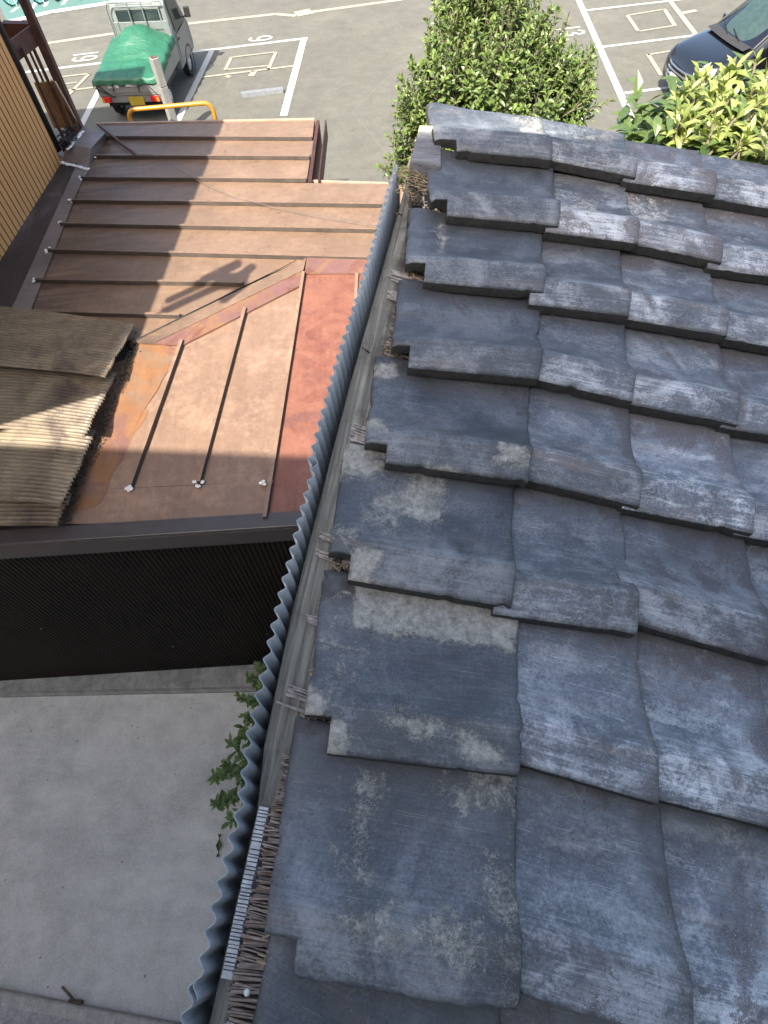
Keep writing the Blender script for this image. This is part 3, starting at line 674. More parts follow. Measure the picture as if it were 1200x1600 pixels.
# loose things on that roof
b=MB(); A=UP(153,195,.05); B=UP(211,241,.045); pts=[A.lerp(B,i/8)+V((0,0,.004*math.sin(i*2))) for i in range(9)]; b.tube(pts,.016,8)
tag(b.build('rusty_rod',M['rust'],None,smooth=True),'short rusty iron rod lying across the top of the brown metal roof','rod')
b=MB(); wp=[(212,241),(234,241),(250,246),(280,266),(320,288),(370,310),(430,324),(500,338),(590,353)]
b.tube([UP(x,y,.046) for x,y in wp],.0022,5); tag(b.build('loose_wire',M['rim_dark'],None,smooth=True),'thin grey wire trailing from the rusty rod across the tan roof','wire')

# ------------------------------------------------------------------ aged corrugated plastic sheets
gsheets='aged corrugated plastic sheets piled on the roof corner'
def plastic(px4, h0, h1, label, seed, curl):
    # px4: top left, top right, bottom right, bottom left
    P=[UP(x,y) for x,y in px4]
    b=MB(); nx,ny=26,150; waves=(P[3]-P[0]).length/.040
    def fn(a,bv,p):
        z=h0+(h1-h0)*bv+.0105*math.cos(2*math.pi*waves*bv)+.012*noise.noise(V((a*1.4,bv*.8,seed)))+.004*noise.noise(V((a*4,bv*2,seed)))-curl*max(0,a-.55)**2
        z+=.014*max(0,noise.noise(V((a*3,seed*2.3,5))))*max(0,bv-.7)/.3
        jag=.018*noise.noise(V((seed*3.1,bv*4,1)))+.006*noise.noise(V((seed,bv*40,1)))
        dr=.012*noise.noise(V((a*2,seed*2.1,3)))
        return V((jag*(1 if a>.9 else 0),dr,z))
    b.patch(P[0],P[1],P[2],P[3],nx,ny,fn)
    o=b.build('plastic_sheet',M['poly'],None,smooth=True)
    so=o.modifiers.new('s','SOLIDIFY'); so.thickness=.004; o.color=(rnd(.2,.8),seed*.23%1,0,1)
    return tag(o,label,'plastic sheet',gsheets)
plastic([(-60,768),(112,772),(90,822),(-70,828)],.012,.022,'lowest broken strip of tan corrugated plastic at the eave edge of the roof',4,.10)
plastic([(-70,662),(150,672),(104,800),(-70,790)],.020,.085,'brown stained corrugated plastic sheet third from the top of the overlapping row',3,.14)
plastic([(-70,566),(186,588),(145,700),(-70,682)],.06,.14,'corrugated plastic sheet with the sunlit cream corner, second from the top',2,.14)
plastic([(-70,488),(216,520),(180,615),(-70,592)],.11,.19,'topmost grey tan corrugated plastic sheet of the overlapping row',1,.14)
b=MB()
for k in range(700):
    t=random.random(); pts=[(212,530),(195,580),(168,650),(150,700),(120,760),(102,815)]
    i=min(4,int(t*5)); u=t*5-i; x=pts[i][0]*(1-u)+pts[i+1][0]*u+random.gauss(0,4); y=pts[i][1]*(1-u)+pts[i+1][1]*u+random.gauss(0,5)
    P=LP(x,y,.012) ; r=rnd(.003,.011); b.lathe(P,(rnd(-1,1),rnd(-1,1),1),[(-r*.5,.001),(0,r),(r*.5,.001)],5)
tag(b.build('moss',M['moss'],None),'dark moss and dirt gathered along the edge of the plastic sheets','moss',kind='stuff')

# ================================================================== TAN RIBBED BUILDING ON THE LEFT
sb=empty('ribbed_siding_building',(-3.5,6.0,GZ)); SO=V(sb.location)
tag(sb,'tall tan building clad in narrow vertical ribbed siding at the left edge','building')
w0=UP(0,405,-.02); w1=UP(97,252,-.02); wd=(w1-w0); wd.z=0; L=wd.length; wd.normalize(); wn=V((wd.y,-wd.x,0))  # wn faces the brown roof
NB=1.3; wa=V((w0.x,w0.y,0))-wd*NB; pitch=.083; n=int((L+NB)/pitch); 
ZT=.25
b=MB(); vs=[]; fs=[]; mi=[]
s0=(L+NB)-n*pitch
ss=[]
for k in range(n):
    for t,dp,mm in [(0,.0,0),(.80,.0,0),(.86,-.007,1),(.94,-.007,1)]: ss.append((s0+(k+t)*pitch,dp,mm))
ss.append((L+NB,0,0))
for s,dp,mm in ss:
    p=wa+wd*s+wn*dp; vs+=[(p.x,p.y,-3.25),(p.x,p.y,ZT)]
for k in range(len(ss)-1): fs.append((2*k,2*k+2,2*k+3,2*k+1)); mi.append(1 if ss[k][1]<0 or ss[k+1][1]<0 else 0)
b.add(vs,fs); b.m=mi; b.v=[tuple(V(p)-SO) for p in b.v]; b.build('siding',[M['siding'],M['groove']],sb,recalc=False)
cw=wa+wd*(L+NB)
b=MB(); poly=[wa-wn*.03,cw-wn*.03-wd*.02,cw-wn*6-wd*.02,wa-wn*6]; b.prism([V((p.x,p.y,GZ)) for p in poly],V((0,0,ZT-GZ))); b.v=[tuple(V(p)-SO) for p in b.v]; b.build('wall',M['siding'],sb)
# dark corner trim / downpipe
b=MB(); b.tube([V((cw.x,cw.y,-3.0))+wd*.05-wn*.02,V((cw.x,cw.y,ZT))+wd*.05-wn*.02],.045,10); b.v=[tuple(V(p)-SO) for p in b.v]; b.build('downpipe',M['dark_steel'],sb,smooth=True)
# roof and eaves: the edge that throws the diagonal shadow on the metal roof
e0=lift(UP(352,185),ZT+.12); e1=lift(UP(190,603,.0),ZT+.12); e2=lift(UP(-40,682,.0),ZT+.12)
far=e0+(e0-e1).normalized()*1.2; far.x=e0.x+(e0.x-e1.x)*(6.86-e0.y)/(e0.y-e1.y); far.y=6.86
tw=lift(G(213,91,1.15),ZT+.12)
b=MB(); poly=[e1,V((e0.x,e0.y,e0.z)),V((far.x,far.y,e0.z)),V((tw.x,far.y,e0.z)),V((tw.x,tw.y,e0.z)),V((tw.x-8,tw.y-.6,e0.z)),V((e2.x-8,e2.y-.3,e0.z)),e2]
b.prism(poly,V((0,0,-.12))); b.v=[tuple(V(p)-SO) for p in b.v]; b.build('roof',M['dark_tile'],sb)
b=MB(); b.prism([V((tw.x-.15,far.y-.1,GZ)),V((tw.x-.15,tw.y-.15,GZ)),V((tw.x-7,tw.y-.7,GZ)),V((tw.x-7,far.y-.1,GZ))],V((0,0,ZT-GZ))); b.v=[tuple(V(p)-SO) for p in b.v]; b.build('unseen_wing',M['siding'],sb)  # unseen wing added to carry the roof corner that shades the truck's tarpaulin
# unseen eave bracket, its two arms shaped from the shadow they throw
b=MB(); zb=ZT+.06
def LB(x,y): return lift(UP(x,y),zb)
for p,q,r in [((255,487),(352,442),.045),((262,470),(345,432),.04),((318,438),(372,412),.06),((362,440),(394,417),.05)]:
    b.tube([LB(*p),LB(*q)],r,8)
b.tube([LB(345,440),LB(384,438)],.09,8); b.tube([LB(352,470),LB(384,446)],.05,8)
b.v=[tuple(V(p)-SO) for p in b.v]; b.build('service_bracket',M['dark_steel'],sb)

# balcony frame at the far end
bl=empty('balcony',(-3.1,7.6,-3.06)); BL=V(bl.location)
tag(bl,'rusty brown steel balcony frame fixed to the end of the tan ribbed building','balcony')
zb=-3.02
bo=onz(126,204,zb); bi=onz(100,236,zb); bj=onz(84,196,zb)
def bpart(name,fn,mat):
    b=MB(); fn(b); b.v=[tuple(V(p)-BL) for p in b.v]; return b.build(name,mat,bl)
def zon(p,py):                               # height at which a vertical through p crosses photograph row py
    lo,hi=-3.2,1.7
    for _ in range(40):
        md=(lo+hi)/2
        if proj((p.x,p.y,md))[1]>py: lo=md
        else: hi=md
    return (lo+hi)/2
def post(name,p,w_,ztop,mat,z0=zb):
    bpart(name,lambda b:b.box((p.x,p.y,(z0+ztop)/2),(w_,w_,ztop-z0)),mat)
post('post',bo,.075,.2,M['rust'])
zr=zon(bo,58)
cwp=V((cw.x,cw.y,0))
for px_,py_ in ((104,226),(113,211),(120,203)):
    p=onz(px_,py_,zb); post('rail_bar',p,.026,zr+.02,M['rust'])
p=onz(99,196,zb); post('rail_bar',p,.02,zr,M['rust'])
ra=V((bo.x,bo.y,zr)); rb=V((cw.x-.02,cw.y+.05,zr)); rc=V((cw.x-.25,cw.y+.62,zr))
bpart('rail_beam',lambda b:b.frame_box(ra+V((-.04,-.05,-.06)),rb-ra,V((.0,.09,0)),V((0,0,.16))),M['rust'])
bpart('rail_beam',lambda b:b.frame_box(ra+V((-.04,.06,-.05)),rc-ra,V((.02,.09,0)),V((0,0,.14))),M['rust'])
bpart('floor_frame',lambda b:(b.frame_box(bi+V((0,-.03,0)),bo-bi,V((.03,.05,0)),V((0,0,.10))),),M['rust'])
bpart('floor_board',lambda b:b.prism([V((p.x,p.y,zb-.12)) for p in (bi,bo,bo+V((.0,.12,0)),bi+V((-.3,.3,0)))],V((0,0,.02))),M['flash_grey'])
def wires(b):
    for k in range(14):
        c=onz(rnd(100,116),rnd(208,232),zb+.05); pts=[c+V((rnd(-.08,.08),rnd(-.08,.08),rnd(0,.1))) for _ in range(6)]; b.tube(pts,.006,5)
bpart('cable_tangle',wires,M['black'])
# tan boards leaning in the balcony
def leanboard(px0,px1,z0,z1,wdv,mat,label,n=6):
    p0=onz(*px0,z0); p1=onz(*px1,z1); b=MB()
    vs=[];fs=[]
    for i in range(n*2+1):
        o=wdv*(i/(2*n))+V((.01,-.02,0))*(1 if i%2 else 0)
        vs+=[p0+o,p1+o]
    for i in range(n*2): fs.append((2*i,2*i+2,2*i+3,2*i+1))
    b.add(vs,fs); o=b.build('ribbed_board',mat,None); s=o.modifiers.new('s','SOLIDIFY'); s.thickness=.012
    return tag(o,label,'board','ribbed boards standing in the balcony')
zt=zon(bo,118)
leanboard((86,199),(54,128),-3.0,zt-.05,V((.22,.0,.0)),M['tan_wood'],'wide tan ribbed board standing inside the rusty balcony frame')
leanboard((121,198),(80,124),-3.0,zt,V((.05,-.05,0)),M['pale_wood'],'narrow pale ribbed board behind the outer post of the rusty balcony',3)

# ================================================================== HOUSE BEHIND (unseen walls shaped to shade the alley and the tiled roof)
hs=empty('house',(-1,-3,GZ)); HO=V(hs.location)
tag(hs,'unseen house along the near side of the alley with a pale rimmed concrete step','house')
k_=math.tan(SUN_EL)/math.cos(SUN_AZ)          # rise of the shadow plane per metre towards the sun
hz=2.5; hA=lift(LP(170,700),hz); hB=lift(LP(460,712),hz); hd_=(hB-hA); hd_.z=0; hd_.normalize(); hn=V((hd_.y,-hd_.x,0))
hL=hB+hd_*((-1.35-hB.x)/hd_.x); hK=hB+hd_*((-9.0-hB.x)/hd_.x); hY=hL.y
sht=SHADE_PT; wY=-.82; wz=sht.z+(sht.y-wY)*k_
b=MB(); b.prism([V((p.x,p.y,GZ)) for p in (hK,hL,hL+hn*.3,hK+hn*.3)],V((0,0,hz-GZ))); b.v=[tuple(V(p)-HO) for p in b.v]; b.build('wall',M['render'],hs)
b=MB(); b.box((2.4,wY-.12,(GZ+wz)/2),(7.5,.24,wz-GZ)); b.box((-1.2,(wY+hY)/2-.02,(GZ+wz)/2),(.24,hY-wY-.02,wz-GZ-.02)); b.v=[tuple(V(p)-HO) for p in b.v]; b.build('shade_wall',M['render'],hs)
b=MB(); b.box((1.2,hY-2.7,GZ+2.6),(5.5,4.4,5.2)); b.v=[tuple(V(p)-HO) for p in b.v]; b.build('rear_body',M['render'],hs)
# pale rimmed step
b=MB(); s0=G(-80,1533,.1); s1=G(330,1612,.1); d=(s1-s0); nn=V((d.y,-d.x,0)).normalized()
n=40; vs=[];fs=[]
for i in range(n+1):
    p=s0+d*(i/n); e=.004*noise.noise(V((i*.8,0,5)))
    vs+=[p+V((0,0,-.1)),p+V((0,0,-.012)),p+nn*(.012+e),p+nn*.085]
for i in range(n):
    for j in range(3): q=i*4+j; fs.append((q,q+4,q+5,q+1))
b.add(vs,fs); b.v=[tuple(V(p)-HO) for p in b.v]; b.build('step_rim',M['concrete_pale'],hs)
b=MB(); vs=[];fs=[]
ny=8
for j in range(ny+1):
    for i in range(n+1):
        p=s0+d*(i/n)+nn*(.085+j*.09)+V((0,0,-.006+.004*noise.noise(V((i*3.7,j*3.1,1))))); vs.append(p)
for j in range(ny):
    for i in range(n): q=j*(n+1)+i; fs.append((q,q+1,q+n+2,q+n+1))
b.add(vs,fs); b.v=[tuple(V(p)-HO) for p in b.v]; b.build('step_top',m_concrete('mottled_step_concrete',(.36,.36,.36),.3,18),hs,smooth=True)
# twig with its stub
b=MB(); P=G(107,1569,.03); Q=G(127,1571,.03); b.tube([P,P.lerp(Q,.5),Q],.035,8); b.tube([Q.lerp(P,.3),G(110,1556,.06),G(97,1542,.05)],.010,6)
tag(b.build('broken_stick',M['trunk'],None),'short broken stick with a thin side twig lying by the pale step edge','stick')
P=G(343,1321,.02)
b=MB(); b.patch(P+V((-.03,-.09,0)),P+V((.03,-.09,0)),P+V((.03,.09,0)),P+V((-.03,.09,0)),4,6,lambda a,t,p:V(((.5-a)*2*.05*(abs(2*t-1)),0,.02*(2*a-1)**2)))
tag(b.build('fallen_leaf',M['leaf_weed'],None,smooth=True),'single pale fallen leaf lying on the alley concrete below the weeds','leaf')

b=MB(); rl=random.Random(21)
for k in range(46):
    x=rl.uniform(0,390); y=1096+abs(rl.gauss(0,1))*26 if k<30 else rl.uniform(1120,1560)
    P=G(x,y,.008); a=rl.uniform(0,6.3); d=V((math.cos(a),math.sin(a),0)); q=V((-d.y,d.x,0)); L_=rl.uniform(.006,.02); W2=L_*rl.uniform(.2,.5)
    b.add([P,P+d*L_*.5+q*W2+V((0,0,rl.uniform(.002,.012))),P+d*L_+V((0,0,rl.uniform(0,.01))),P+d*L_*.5-q*W2+V((0,0,rl.uniform(.002,.01)))],[(0,1,2,3)])
tag(b.build('leaf_litter',M['leaf_dry'],None,recalc=False),'scraps of dry leaf litter scattered over the alley concrete','litter',kind='stuff')

# ================================================================== TILED SHED ROOF
BRpx={(0,1):(812,1588),(0,2):(812,1213),(1,2):(1032,1257),(0,3):(800,948),(1,3):(997,990),(0,4):(826,752),(1,4):(1002,790),(2,4):(1180,832),
(0,5):(843,590),(1,5):(990,625),(2,5):(1155,662),(0,6):(850,455),(1,6):(984,492),(2,6):(1138,523),(0,7):(874,350),(1,7):(999,378),(2,7):(1130,408),(0,8):(864,248),(1,8):(995,275),(2,8):(1120,303),
(1,1):(1088,1640),(2,3):(1215,1035)}
BR={}
for j in range(-1,9):
    off=[]
    for i in range(0,7):
        if (i,j) in BRpx:
            c,r=cr(*BRpx[(i,j)],i,j); BR[(i,j)]=(c,r); off.append((c-i,r-j))
    oc=sum(o[0] for o in off)/len(off) if off else 0; orr=off[-1][1] if off else 0
    lastc=off[-1][0] if off else 0
    for i in range(0,7):
        if (i,j) not in BR: BR[(i,j)]=(i+lastc+rnd(-.02,.02), j+orr+rnd(-.02,.02))
# left edge tiles: notch outer corner, inner corner, depth point
LEFT={0:((372,1700),(425,1700),(420,1760)),1:((415,1460),(468,1466),(466,1530)),2:((479,1116),(521,1122),(520,1178)),3:((517,862),(551,868),(550,905)),4:((572,692),(607,697),(605,722)),
5:((615,541),(643,546),(641,572)),6:((638,412),(668,415),(667,440)),7:((676,313),(702,320),(700,342)),8:((681,232),(713,240),(714,252))}
shed=empty('tile_roofed_shed',(.6,.8,GZ)); HS=V(shed.location)
tag(shed,'old shed with a roof of weathered dark grey clay tiles over cedar bark','shed')
TH=.028
def hprof(b,i):
    # height across a tile: lip, rounded roll, long trough, rising under the next course
    if b<.25: h=-.009+.021*(b/.25)**.85
    elif b<.28: h=.012
    elif b<.70:
        t=(b-.28)/.42; h=-.042+.054*(1-t)**1.9
    else: h=-.042-.005*((b-.7)/.3)
    return h
SPEC={}
def tile(i,j):
    cR,rB=BR[(i,j)]; 
    kr=0
    if i==0:
        if j in LEFT:
            o,inn,dn=LEFT[j]; cd_,rd_=cr(*dn,-1.2,j); kr=max(-.16,min(.16,(rd_-rB)/(cd_-cR)))
            cL,_=cr(*o,-1.3,j+.15); cN,_=cr(*inn,-1.2,j+.15); rN=max(.13,min(.27,cr(*o,-1.3,j+.15)[1]-rB-kr*(cL-cR)))
            cL=min(cL,cR-1.2)
        else: cL,cN,rN=cR-1.6,cR-1.4,.2
    else:
        cL=BR[(i-1,j)][0]-.13; cN=None
    top=1.13 if j<8 else .90
    slant={8:.20 if i==0 else .14,7:.10,6:.04}.get(j,0)
    rs=random.Random(i*31+j*7+3)
    sd=i*13.7+j*5.3
    aL=sorted(set([cL,cL+.014,cR-.014,cR]+[cL+(cR-cL)*k/(26 if i==0 else 18) for k in range(1,(26 if i==0 else 18))]+([cN,cN-.012,cN+.012] if cN is not None else [])))
    aL=[x for k,x in enumerate(aL)]
    bL=sorted(set([0,.010,.03,.06,.235,.265,.30,.33,top-.012,top]+[top*k/26 for k in range(2,26)]+([rN,rN+.012,rN-.012] if cN is not None else [])))
    base=S(cR,rB); tv=(V_+Q_*2*(rB-4.0)); n=U_.cross(tv).normalized()
    tilt=rs.uniform(-.006,.006); rotz=rs.uniform(-.008,.008)
    na,nb=len(aL),len(bL); vs=[]; st=[]; uv=[]
    sp=SPEC.get((i,j),[])
    for bi,b in enumerate(bL):
        for ai,a in enumerate(aL):
            fa=(a-cL)/(cR-cL)
            amp=1.0
            if i==0: amp=.7+.3*min(1,max(0,(a-cL-.18)/.35))
            h=hprof(b,i)*amp*(.72 if 0<=j<=2 else 1)-(.012 if 0<=j<=2 else 0)*min(1,b/.7)
            if i==0: h+= -.010*max(0,1-(a-cL)/.10)**2 - .012*(1-amp)
            h+= -.012+.018*fa if i>0 else .006
            h+= tilt*(b-.5)*.5
            wob=.0014*noise.noise(V((a*2.1+sd,b*2.3,sd)))+.0007*noise.noise(V((a*14+sd,b*14,sd)))
            ea=.006*noise.noise(V((sd,b*2.5,2)))+(.008 if i==0 and ai<=1 else .005)*noise.noise(V((sd,b*15,4)))
            eb=.003*noise.noise(V((a*2.1+sd,7,sd)))+.0035*noise.noise(V((a*19+sd,9,sd)))
            aa=a; b2=b
            chip=max(0,noise.noise(V((a*9+sd,b*9,sd+3)))-.28)*.085
            if ai>=na-2: aa+=ea-chip
            if ai<=1: aa+=ea*.8+chip*(1 if i==0 else 0)
            if bi<=1: b2+=eb+chip*.7
            if cN is not None and b<=rN+.001 and a<=cN+.001: pass
            p=base+U_*(aa-cR-slant*b-(.10*b*(1-fa) if i==0 and j>0 else 0))+tv*(b2+rotz*(a-cR)*8*(i>0)+kr*(a-cR))+n*(h+wob)
            vs.append(p); uv.append((fa,b))
            s_=0
            fw=fa+.055*noise.noise(V((fa*7+sd,b*7,1)))+.03*noise.noise(V((fa*19+sd,b*19,2))); bw=b+.055*noise.noise(V((fa*7+sd,b*7,5)))+.03*noise.noise(V((fa*19+sd,b*19,6)))
            for (a0,a1,b0,b1,k,soft) in sp:
                da=max(a0-fw,fw-a1,0)*1.2; db=max(b0-bw,bw-b1,0); dd=math.hypot(da,db)
                s_=max(s_,k*(1-dd/(soft*1.5)))
            st.append(max(0,s_))
    fs=[]
    for bi in range(nb-1):
        for ai in range(na-1):
            if cN is not None and bL[bi+1]<=rN+1e-6 and aL[ai+1]<=cN+1e-6: continue
            q=bi*na+ai; fs.append((q,q+1,q+na+1,q+na))
    # boundary
    ed={}
    for f in fs:
        for k in range(4):
            e=(f[k],f[(k+1)%4]); ed[e]=1
    bd=[e for e in ed if (e[1],e[0]) not in ed]
    bv=set(x for e in bd for x in e)
    for x in bv: vs[x]=vs[x]-n*.0035
    o=len(vs); vs2=vs+[p-n*TH for p in vs]; st2=st+[s*.4 for s in st]; uv2=uv+uv
    f2=fs+[(e[1],e[0],e[0]+o,e[1]+o) for e in bd]+[tuple(x+o for x in f[::-1]) for f in fs]
    used=sorted(set(x for f in f2 for x in f)); mp={x:k for k,x in enumerate(used)}
    org=base+U_*(-.5)+tv*.4
    me=bpy.data.meshes.new('roof_tile'); me.from_pydata([tuple(vs2[x]-org) for x in used],[],[tuple(mp[x] for x in f) for f in f2])
    at=me.attributes.new('stain','FLOAT','POINT'); at.data.foreach_set('value',[st2[x] for x in used])
    ul=me.uv_layers.new(name='UVMap')
    for lp in me.loops: ul.data[lp.index].uv=uv2[used[lp.vertex_index]]
    me.materials.append(M['tile']); me.materials.append(M['tile_edge'])
    nf=len(fs); nbd=len(bd)
    me.polygons.foreach_set('material_index',[0]*nf+[1]*nbd+[1]*nf)
    me.polygons.foreach_set('use_smooth',[True]*len(me.polygons)); me.set_sharp_from_angle(angle=R(50))
    ob=link('roof_tile',me,shed,org-HS)
    return ob
# lime patches: (a0,a1,b0,b1,strength,softness)
SPEC[(0,2)]=[(.20,.97,.80,1.12,1.15,.07),(.0,.05,.19,.27,1.1,.09),(.12,.17,.02,.10,1.0,.09),(.40,.62,.19,.21,.75,.09),(.75,.84,.10,.13,.95,.09),(.1,.22,.4,.85,.45,.25)]
SPEC[(0,3)]=[(.03,.14,.92,1.12,.95,.16),(.44,.52,.62,.88,.85,.16),(.14,.22,.02,.13,.95,.12),(.25,.33,.45,.7,.62,.16),(.02,.10,.30,.33,.7,.14)]
SPEC[(0,4)]=[(.02,.08,.29,.35,1.0,.08),(.82,.94,.17,.21,1.0,.09),(.0,.12,.92,1.0,.9,.06),(.4,.6,.0,.01,.7,.07)]
SPEC[(0,1)]=[(.34,.8,.20,.26,.60,.14),(.33,.35,.45,.85,.6,.13),(.78,.93,.88,1.05,.65,.18),(.90,.98,.2,.6,.50,.18)]
SPEC[(0,6)]=[(.24,.26,.4,.9,.62,.07)]
SPEC[(0,8)]=[(.82,.95,.55,.9,.65,.18)]
SPEC[(1,8)]=[(.5,.8,.5,.7,.5,.2)]
SPEC[(1,7)]=[(.2,.7,.35,.5,.5,.3)]
SPEC[(2,7)]=[(.1,.5,.5,.8,.5,.3)]
COLR={(0,1):(.40,.25,.30),(0,2):(.36,.15,.35),(0,3):(.36,.15,.4),(0,4):(.36,.2,.3),(0,5):(.42,.2,.3),(0,6):(.46,.15,.3),(0,7):(.50,.15,.25),(0,8):(.47,.15,.3),(0,0):(.33,.2,.2),
(1,1):(.42,.5,.3),(1,2):(.55,.55,.3),(1,3):(.55,.4,.25),(1,4):(.50,.55,.3),(1,5):(.52,.35,.25),(1,6):(.48,.45,.3),(1,7):(.58,.5,.5),(1,8):(.52,.2,.4),
(2,1):(.62,.55,.5),(2,2):(.58,.7,.55),(2,3):(.48,.65,.3),(2,4):(.62,.65,.5),(2,5):(.62,.6,.5),(2,6):(.56,.6,.4),(2,7):(.60,.85,.45),(2,8):(.62,.8,.4)}
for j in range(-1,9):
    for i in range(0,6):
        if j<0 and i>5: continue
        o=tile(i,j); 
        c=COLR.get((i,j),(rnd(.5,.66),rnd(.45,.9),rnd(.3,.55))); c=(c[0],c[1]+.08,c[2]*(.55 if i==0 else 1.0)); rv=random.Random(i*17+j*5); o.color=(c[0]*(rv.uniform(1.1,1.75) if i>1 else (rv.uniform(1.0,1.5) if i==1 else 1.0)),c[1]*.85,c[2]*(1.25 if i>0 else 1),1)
# boarding under the tiles and the shed body
b=MB(); vs=[]; fs=[]
for j in range(23):
    r=-1.5+10.4*j/22
    for c in (-1.22,2.4,6.0): vs.append(S(c,r)-N_*.095-HS)
for j in range(22):
    for k in range(2): q=j*3+k; fs.append((q,q+1,q+4,q+3))
b.add(vs,fs); b.build('roof_boarding',M['soil'],shed,smooth=True)
b=MB(); q=[S(-1.45,-1.4),S(5.8,-1.4),S(5.8,8.7),S(-1.35,8.7)]; zb=-1.6
b.prism([V((p.x,p.y,GZ))-HS for p in q],V((0,0,zb-GZ))); b.build('body_wall',M['black_wall'],shed)

# beam along the roof edge; local Y follows the beam
HB=-.055
bl_px=[(636,278),(597,420),(546,600),(497,790),(457,950),(412,1165),(402,1262),(328,1590),(313,1660)]
def edgept(px,py,h):
    r=(1600-py)/150.0
    c0=-1.4
    P0=S(c0,4.5)+N_*h
    return onplane(px,py,P0,N_)
BLp=[edgept(x,y,HB) for x,y in bl_px]
dB=(BLp[1]-BLp[-2]).normalized(); sB=(U_-U_.dot(dB)*dB).normalized(); nB=dB.cross(sB).normalized()
if nB.z<0: nB=-nB
def bpoint(t):      # point on the beam's left upper edge, t metres from the near end
    acc=0; pts=BLp[::-1]
    for k in range(len(pts)-1):
        Ls=(pts[k+1]-pts[k]).length
        if acc+Ls>=t or k==len(pts)-2: return pts[k].lerp(pts[k+1],(t-acc)/Ls)
        acc+=Ls
BLEN=sum((BLp[k+1]-BLp[k]).length for k in range(len(BLp)-1))
b=MB(); n=120; W=.085; vs=[];fs=[]; m_=9
rot=Matrix((sB,dB,nB)).transposed()
borg=bpoint(0)
for i in range(n+1):
    t=BLEN*i/n; p=bpoint(t)
    frac=i/n
    ww=W*(1 if frac<.9 else 1-.45*(frac-.9)/.1)
    for k in range(m_):
        a=k/(m_-1); y=a*ww; zz=-.012*(2*a-1)**4*(1 if a<.5 else .5)
        zz+=.0022*noise.noise(V((a*26,t*2.5,2)))+.0018*noise.noise(V((a*60,t*5,3)))
        if abs(a-.72)<.07: zz-=.010*max(0,noise.noise(V((t*1.5,8,1)))+.25)
        vs.append(p+sB*y+nB*zz)
    vs.append(p+sB*ww-nB*.09); vs.append(p-nB*.09)
mm=m_+2
for i in range(n):
    for k in range(mm-1): q=i*mm+k; fs.append((q,q+1,q+mm+1,q+mm))
    fs.append((i*mm+mm-1,i*mm,i*mm+mm,i*mm+2*mm-1))
fs.append(tuple(range(mm))); fs.append(tuple(n*mm+k for k in range(mm))[::-1])
ri=rot.inverted()
b.add([ri@(v-borg) for v in vs],fs); o=b.build('edge_beam',M['beam'],shed,smooth=True); o.matrix_local=Matrix.Translation(borg-HS)@rot.to_4x4(); o.data.set_sharp_from_angle(angle=R(50))
# corrugated sheets standing along the beam
def corrugated(t0,t1,off,top,lean,seed,nsub=10):
    b=MB(); pitch=.0325; n=int((t1-t0)/pitch*nsub); vs=[];fs=[]
    for i in range(n+1):
        t=t0+(t1-t0)*i/n; p=bpoint(max(-.5,min(BLEN+.3,t))) if t<=BLEN else bpoint(BLEN)+dB*(t-BLEN)
        d=.0062*(1+.25*noise.noise(V((t*6,seed,7))))*math.sin(2*math.pi*(t-t0)/pitch+seed+.5*noise.noise(V((t*3,seed,3))))+.004*noise.noise(V((t*2.2,seed,9)))
        q=p-sB*(.020+off)+sB*d*1.0
        tp=top+.004*noise.noise(V((t*4,seed,0)))
        out=-sB*lean
        vs+=[q+V((0,0,tp))+out,q+V((0,0,tp-.06))+out*.5,q+V((0,0,-.10)),q+V((0,0,-4.6))]
    for i in range(n):
        for k in range(3): f=i*4+k; fs.append((f,f+4,f+5,f+1))
    b.add([v-HS for v in vs],fs); o=b.build('corrugated_sheet',M['galv'],shed,smooth=True); so=o.modifiers.new('s','SOLIDIFY'); so.thickness=.0012
    return o
corrugated(BLEN*.47,BLEN*.985,.0,.055,.006,0.4)
corrugated(.075,BLEN*.49,-.002,.038,.002,1.2)
corrugated(-.12,.10,.003,.042,.003,2.2)
# slip of white shingle ends on the beam
def along(py,h=0):
    p=edgept(400,py,h); return (p-borg).dot(dB)
t0=along(1553); t1=along(1264)
b=MB(); t=t0
while t<t1:
    wdt=rnd(.0042,.0075) if random.random()<.93 else rnd(.009,.014)
    p=bpoint(t)+sB*(.004+rnd(-.0006,.0006))+nB*rnd(.009,.0135)
    b.frame_box(p-HS,dB*(wdt-.0017),sB*(.017+rnd(-.0008,.0008)),-nB*.02); t+=wdt
b.build('shingle_ends',M['shingle'],shed)
b=MB(); b.frame_box(bpoint(t0)+sB*.003-HS-nB*.003,dB*(t1-t0),sB*.02,nB*.008); b.build('shingle_backing',M['beam_dark'],shed)
# cedar bark layer between beam and tiles
b=MB()
def barkpiece(b,t,s0,ln,th,ht,h0,ang=0,tilt=0):
    rr=Matrix.Rotation(ang,3,nB)@Matrix.Rotation(tilt,3,dB); a=rr@sB; d=rr@dB
    p=bpoint(t)+sB*s0+nB*h0-HS
    b.frame_box(p,a*ln,d*th,nB*ht)
tt=0.0; tEnd=along(1168)
while tt<tEnd:
    th=rnd(.0012,.0045); s0=.024+rnd(-.004,.008)+ .005*noise.noise(V((tt*14,0,0)))
    if tt>t1: s0+=.004+ .012*(tt-t1)/(tEnd-t1)
    barkpiece(b,tt,s0,.11+rnd(-.01,.01),th*.85,.014+rnd(-.004,.004),-.001+rnd(-.005,.006),rnd(-.14,.14),rnd(-.08,.05)); tt+=th
o=b.build('bark_layer',M['bark'],shed); o['kind']='stuff'
b=MB()
while tt<BLEN*.9:
    th=rnd(.003,.010)
    barkpiece(b,tt,.062+rnd(-.004,.016)+.0*tt,.08,th*rnd(.4,.9),.008,-.008+rnd(-.006,.004),rnd(-.3,.3),rnd(-.1,.1)); tt+=th
o=b.build('bark_layer',M['bark'],shed); o['kind']='stuff'
